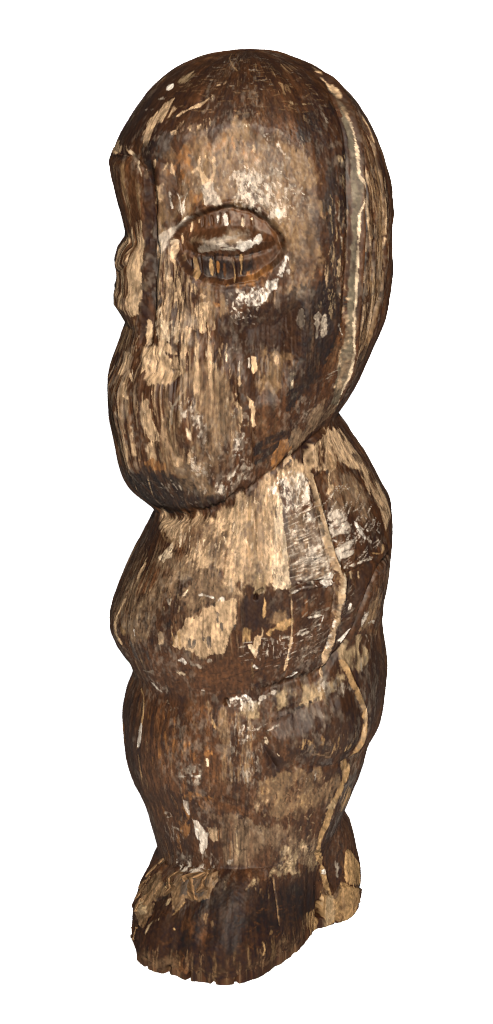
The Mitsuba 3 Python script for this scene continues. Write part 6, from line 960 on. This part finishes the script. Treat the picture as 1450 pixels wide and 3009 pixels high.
    ("scratch", [(-99.4, 343.6), (-84.9, 338.4), (-86.2, 370.6), (-98, 365)], 'chalk', 30, 60, 4, 0.5, 30, 0.8),
    ("scratch", [(-93.8, 421.5), (-87.6, 474.3), (-87.6, 526), (-104.4, 525.8), (-116.8, 506), (-105.6, 454.4)], 'grey', 80, 70, 5, 0.5, 25, 0.7),
    ("scratch", [(-161.7, 481), (-121.5, 492.8), (-103, 531.5), (-115.3, 547.2), (-152.6, 538.8)], 'black', 50, 20, 8, 0.6, 15, 0.9),
    ("scratch", [(-148.1, 481.7), (-119.2, 499.2), (-108.2, 531.6), (-147.9, 535)], 'grey', 35, 75, 5, 0.4, 15, 0.6),
    ("scratch", [(-162, 825), (-94.1, 810.4), (-84.6, 869.5), (-87.2, 1012.5), (-154.1, 1017.2), (-150.9, 921)], 'dark', 200, 90, 26, 0.6, 3, 0.8),
    ("scratch", [(-162, 825), (-94.1, 810.4), (-84.6, 869.5), (-87.2, 1012.5), (-154.1, 1017.2), (-150.9, 921)], 'amber', 60, 90, 20, 0.5, 3, 0.5),
    ("scratch", [(-162, 825), (-94.1, 810.4), (-84.6, 869.5), (-87.2, 1012.5), (-154.1, 1017.2), (-150.9, 921)], 'umber', 70, 90, 12, 0.5, 4, 0.6),
    ("scratch", [(-100.6, 821.5), (-81.2, 829.4), (-81, 928), (-97.3, 926)], 'grey', 60, 88, 8, 0.5, 6, 0.7),
    ("scratch", [(-84.3, 909.6), (-45.1, 913.8), (-45.6, 1025.9), (-80, 1021.5)], 'greytan', 90, 80, 5, 0.6, 40, 0.6),
    ("scratch", [(-94.1, 908.6), (-45.1, 913.8), (-38.1, 1068), (-98.1, 1019.6)], 'dark', 130, 80, 7, 0.6, 35, 0.8),
    ("scratch", [(-128.1, 1141.6), (-99.8, 1142), (-83.3, 1137), (-32.9, 1152.7), (-61.6, 1175), (-98.9, 1175), (-126.4, 1175)], 'umber', 90, 90, 14, 0.5, 3, 0.55),
    ("scratch", [(-126.9, 1091.5), (-52.3, 1088.5), (-50.6, 1153.5), (-99.8, 1142), (-122, 1140.4)], 'rust', 100, 5, 9, 0.5, 20, 0.5),
    ("scratch", [(-133.2, 1107.4), (-37.1, 1104.2), (-51.9, 1170.5), (-99.9, 1172.9), (-128.2, 1173.5)], 'black', 120, 90, 20, 0.6, 4, 0.8),
    ("fill", [(-138.1, 550.2), (-94.4, 569.5), (-76.6, 567.8), (-71.3, 594.8), (-72.5, 646.6), (-84.7, 676.4), (-101.6, 644.1), (-117.4, 614)], 'greybrown', 'mottle', 0.42, 8, 6, 0, 0.6),
    ("fill", [(-105, 581), (-77.7, 610.5), (-74.2, 663.8), (-87.7, 675.2), (-100, 645.4)], 'umber', 'streak', 0.4, 8, 6, 0, 0.6),
    ("scratch", [(-151.4, 543.5), (-94.5, 565), (-70.7, 560.5), (-73.5, 664.4), (-93.8, 674.6), (-109.8, 628.6)], 'umber', 90, 90, 12, 0.5, 8, 0.7),
    ("scratch", [(-151.4, 543.5), (-94.5, 565), (-70.7, 560.5), (-73.5, 664.4), (-93.8, 674.6), (-109.8, 628.6)], 'dark', 45, 88, 10, 0.45, 8, 0.8),
    ("scratch", [(-151.4, 543.5), (-94.5, 565), (-70.7, 560.5), (-73.5, 664.4), (-93.8, 674.6), (-109.8, 628.6)], 'pale', 60, 90, 10, 0.6, 8, 0.7),
    ("scratch", [(-162.7, 674), (-164.7, 578), (-118.9, 592.5), (-93.8, 670.6), (-114.7, 701.2), (-136.1, 718.6), (-154.3, 709.2)], 'dark', 150, 95, 10, 0.6, 14, 0.85),
    ("scratch", [(-162.7, 674), (-164.7, 578), (-118.9, 592.5), (-93.8, 670.6), (-114.7, 701.2), (-136.1, 718.6), (-154.3, 709.2)], 'greytan', 90, 95, 9, 0.6, 14, 0.7),
    ("scratch", [(-162.7, 674), (-164.7, 578), (-118.9, 592.5), (-93.8, 670.6), (-114.7, 701.2), (-136.1, 718.6), (-154.3, 709.2)], 'black', 40, 95, 8, 0.5, 14, 0.9),
    ("scratch", [(-79.9, 849.2), (-47.5, 839.6), (-39, 874.5), (-46.6, 892.4), (-75.3, 882)], 'dark', 80, 90, 10, 0.5, 10, 0.8),
    ("scratch", [(-69.8, 859.4), (-39, 871.5), (-40.7, 890.2), (-66.2, 881.5)], 'ochre', 40, 90, 8, 0.5, 5, 0.6),
    ("scratch", [(-93.9, 755), (-63.2, 756.6), (-49.6, 724.9), (-51, 805.2), (-84.3, 799), (-117.7, 794.5), (-140.3, 776.2), (-115.6, 753.2)], 'black', 110, -10, 14, 0.5, 14, 0.7),
    ("scratch", [(-135.5, 737.6), (-87.6, 762.4), (-94.1, 793.5), (-136.6, 784.6)], 'rust', 60, 0, 10, 0.5, 8, 0.6),
    ("fill", [(-100.9, 353.8), (-84.9, 342.4), (-65.3, 333.6), (-64.9, 390.4), (-71.2, 409.6), (-87.7, 395.8), (-96.7, 383.4)], 'dark', 'blotch', 0.85, 12, 6, 0, 0.7),
]

# furrowed places: the stain stays in the furrows and is worn off the ribs between them
worn = smoothstep(0.55, 0.85, 0.7 * GRAIN + 0.3 * GRAIN_FINE + 0.25 * (TEX["blotch"] - 0.5)) * EROSION * 0.5
COL += (PAINT["tan"] - COL) * worn[..., None]
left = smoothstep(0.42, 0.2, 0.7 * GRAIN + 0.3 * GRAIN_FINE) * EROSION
for kind, pts, *rest in WEAR_AND_SHADE:
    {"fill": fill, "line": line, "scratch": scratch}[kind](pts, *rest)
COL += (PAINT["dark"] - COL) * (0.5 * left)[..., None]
dust = smoothstep(0.58, 0.95, 0.6 * field(5, 7, 4, 62, 0.9) + 0.4 * field(40, 50, 3, 63))
COL += (PAINT["grey"] - COL) * (0.26 * dust * smoothstep(NT - 60, NT - 190, np.arange(NT))[:, None])[..., None]
grime = smoothstep(0.55, 0.95, 0.6 * field(5, 9, 4, 64, 0.9) + 0.4 * field(30, 40, 3, 65))
COL += (PAINT["dark"] - COL) * (0.5 * grime)[..., None]
pits = smoothstep(0.86, 0.97, field(2.2, 3.2, 2, 51)) * smoothstep(0.35, 0.7, t1)
COL += (PAINT["black"] - COL) * (0.55 * pits)[..., None]
COL *= np.exp(0.7 * (1 - 0.6 * top) * (field(2.6, 3.6, 3, 52, 0.95) - 0.5) + 0.36 * (1 - top) * (1 - 0.75 * POLISHED) * (field(2.4, 30, 2, 54, 1.0) - 0.5) + 0.5 * (1 - top) * (1 - 0.6 * POLISHED) * (field(5, 50, 5, 53, 0.8) - 0.5) + 0.6 * top * (iso - 0.5))[..., None]
COL = np.clip(COL, 0.004, 0.62)
SHEEN *= 0.45 + 0.55 * smoothstep(NT - 40, NT - 170, np.arange(NT))[:, None]          # the foot has lost its polish
P = displaced(DISP + HEIGHT - 0.25 * pits)
N = grid_normals(P)
if (N[600, :, :2] * P[600, :, :2]).sum() < 0:
    N = -N


# ------------------------------------------------------------------ meshes
def surface_entry(key, faces, P, N, C, uv, bsdf):
    used, inv = np.unique(faces, return_inverse=True)
    path = meshkit.write_ply((P.reshape(-1, 3)[used], inv.reshape(-1, 3)), False, uv.reshape(-1, 2)[used], C.reshape(-1, 3)[used], N.reshape(-1, 3)[used])
    scene[key] = {"type": "ply", "filename": path, "face_normals": False, "bsdf": {"type": "ref", "id": bsdf}}


scene["wood"] = {"type": "twosided", "bsdf": {"type": "blendbsdf", "weight": mikit.proc(lambda p, n, uv: uv.x),
                 "matt": {"type": "diffuse", "reflectance": {"type": "mesh_attribute", "name": "vertex_color"}},
                 "sheen": {"type": "roughconductor", "material": "none", "distribution": "ggx", "alpha": 0.28, "specular_reflectance": {"type": "rgb", "value": [1.0, 0.97, 0.93]}}}}

idx = np.arange(NT * NA).reshape(NT, NA)
a, b = idx[:-1], idx[1:]
a2, b2 = np.roll(a, -1, 1), np.roll(b, -1, 1)
FACES = np.stack([np.stack([a, b, b2], -1), np.stack([a, b2, a2], -1)], 2)          # rows x cols x 2 x 3
fn = np.cross(P[1, 0] - P[0, 0], P[1, 1] - P[0, 0])
UV = np.stack([SHEEN, 0 * SHEEN], -1)
KEY = "carved_figure"


def inside(pts):
    out = np.zeros((NT, NA), bool)
    rs, cs, d = area(pts, 4)
    out[rs, cs] = d > 0
    return out


row_i, THW = np.arange(NT)[:, None] + np.zeros((1, NA)), np.abs((THD + 180) % 360 - 180)[None] + np.zeros((NT, 1))
rg = np.array(RIDGE_OUTLINE)
ridge_at = np.interp(np.arange(NT), rg[:, 1], np.abs((rg[:, 0] + 180) % 360 - 180))[:, None]
WHICH = np.empty((NT, NA), object)
WHICH[:] = KEY + "__head"
WHICH[(row_i < ROW0["torso"]) & (row_i > rg[0, 1]) & (THW < ridge_at)] = KEY + "__head__hair"
WHICH[(row_i < ROW0["torso"]) & (strip > 0.25)] = KEY + "__head__nose"
WHICH[inside(EYE_OUTLINE)] = KEY + "__head__eye"
WHICH[row_i >= ROW0["torso"]] = KEY + "__torso"
WHICH[inside(ARM_OUTLINE) & (row_i >= ROW0["torso"]) & (row_i < ROW0["legs"])] = KEY + "__torso__arm"
WHICH[row_i >= ROW0["legs"]] = KEY + "__legs"
WHICH[inside(HIP_OUTLINE) & (row_i >= ROW0["legs"])] = KEY + "__legs__hip"
WHICH[row_i >= ROW0["base"]] = KEY + "__base"
for part in sorted(set(WHICH[:-1].ravel())):
    surface_entry(part, FACES[WHICH[:-1] == part].reshape(-1, 3), P, N, COL, UV, "wood")


# loose splinters of wood that have lifted off the base
def splinter(th, row, length, width, lift, seed):
    rng = np.random.default_rng(seed)
    i, j = int(row), int(np.interp(th, THD, np.arange(NA)))
    i = min(max(i, 4), NT - 5)
    p, n = P[i, j], N0[i, j]
    v = P0[min(i + 4, NT - 1), j] - P0[i - 4, j]
    v /= np.linalg.norm(v)
    ang = rng.uniform(-0.35, 0.35)
    u = np.cross(n, v)
    u, v = u * math.cos(ang) + v * math.sin(ang), v * math.cos(ang) - u * math.sin(ang)
    nr, nc = 16, 9
    f = np.linspace(0, 1, nr)
    half = width / 2 * np.sin(np.clip(0.18 + 0.80 * f, 0, 1) * np.pi) ** 0.55 * (1 + 0.22 * np.interp(f, np.linspace(0, 1, 7), rng.standard_normal(7)))
    mid = 0.2 * width * np.interp(f, np.linspace(0, 1, 5), rng.standard_normal(5))
    g = np.linspace(-1, 1, nc)
    U, V = (mid[:, None] + half[:, None] * g[None]) / 1000, ((f - 0.5) * length)[:, None] / 1000 + 0 * g[None] + rng.standard_normal((nr, nc)) * 0.00012
    H = (0.4 + lift * f[:, None] ** 1.6 + 0.18 * rng.standard_normal((nr, nc)) - 1.2 * g[None] ** 2) / 1000
    top = p + U[..., None] * u + V[..., None] * v + H[..., None] * n
    low = top - n * (0.0016 + 0.0006 * rng.random((nr, nc)))[..., None]
    pts = np.concatenate([top.reshape(-1, 3), low.reshape(-1, 3)])
    a = np.arange(nr * nc).reshape(nr, nc)
    q = np.stack([a[:-1, :-1], a[1:, :-1], a[1:, 1:], a[:-1, 1:]], -1).reshape(-1, 4)
    rim = np.concatenate([a[0, :], a[1:, -1], a[-1, -2::-1], a[-2:0:-1, 0]])
    r2 = np.roll(rim, -1)
    faces = np.concatenate([q, q[:, ::-1] + nr * nc, np.stack([rim, r2, r2 + nr * nc, rim + nr * nc], -1)])
    tone = PAINT["umber"] * (1.05 - 0.6 * rng.random()) + PAINT["brown"] * rng.random() * 0.4
    grainy = np.exp(0.5 * rng.standard_normal(nc))[None, :, None] * np.exp(0.3 * rng.standard_normal((nr, nc)))[..., None]
    col = np.clip(tone * grainy, 0.006, 0.5).reshape(-1, 3)
    return (pts, faces), np.concatenate([col, col * 0.8])


for k, (th, row, length, width, lift) in enumerate(SPLINTERS):
    (mesh, col) = splinter(th, row, length, width, lift, 300 + k)
    key = KEY + "__base__splinter" + (f"_{k:03d}" if k else "")
    scene[key] = mikit.ply(mesh, "wood", False, uv=np.full((len(col), 2), 0.006), color=col)

# added glowing sweep under and behind the figure, keeps the ground blank white
def sweep():
    prof = [(-0.62, 0.0), (0.55, 0.0)] + [(0.55 + 0.45 * math.sin(t), 0.45 - 0.45 * math.cos(t)) for t in np.linspace(0, math.pi / 2, 24)[1:]] + [(1.0, 1.75)]
    p = np.array(prof)
    v = np.concatenate([np.column_stack([np.full(len(p), x), p]) for x in (-1.15, 1.15)])
    i = np.arange(len(p) - 1)
    return v, np.concatenate([np.stack([i, i + len(p), i + len(p) + 1], 1), np.stack([i, i + len(p) + 1, i + 1], 1)])


scene["backdrop"] = mikit.ply(sweep(), {"type": "twosided", "bsdf": {"type": "diffuse", "reflectance": {"type": "rgb", "value": 0.6}}}, True,
                              emitter={"type": "area", "radiance": {"type": "rgb", "value": 0.97}})
labels["backdrop"] = {"label": "added seamless glowing white backdrop curving up behind the figure", "kind": "structure"}
labels["carved_figure__head__eye"] = {"label": "almond shaped carved eye with chalky white eyeball and small notches"}
labels["carved_figure__head__hair"] = {"label": "dark ribbed hair at the back of the head behind a pale ridge"}
labels["carved_figure__torso__arm"] = {"label": "carved arm with grey white scratches edged by a pale tan strip"}
labels["carved_figure"] = {"label": "weathered dark brown carved wooden figure with a huge head standing upright", "category": "carved figure"}
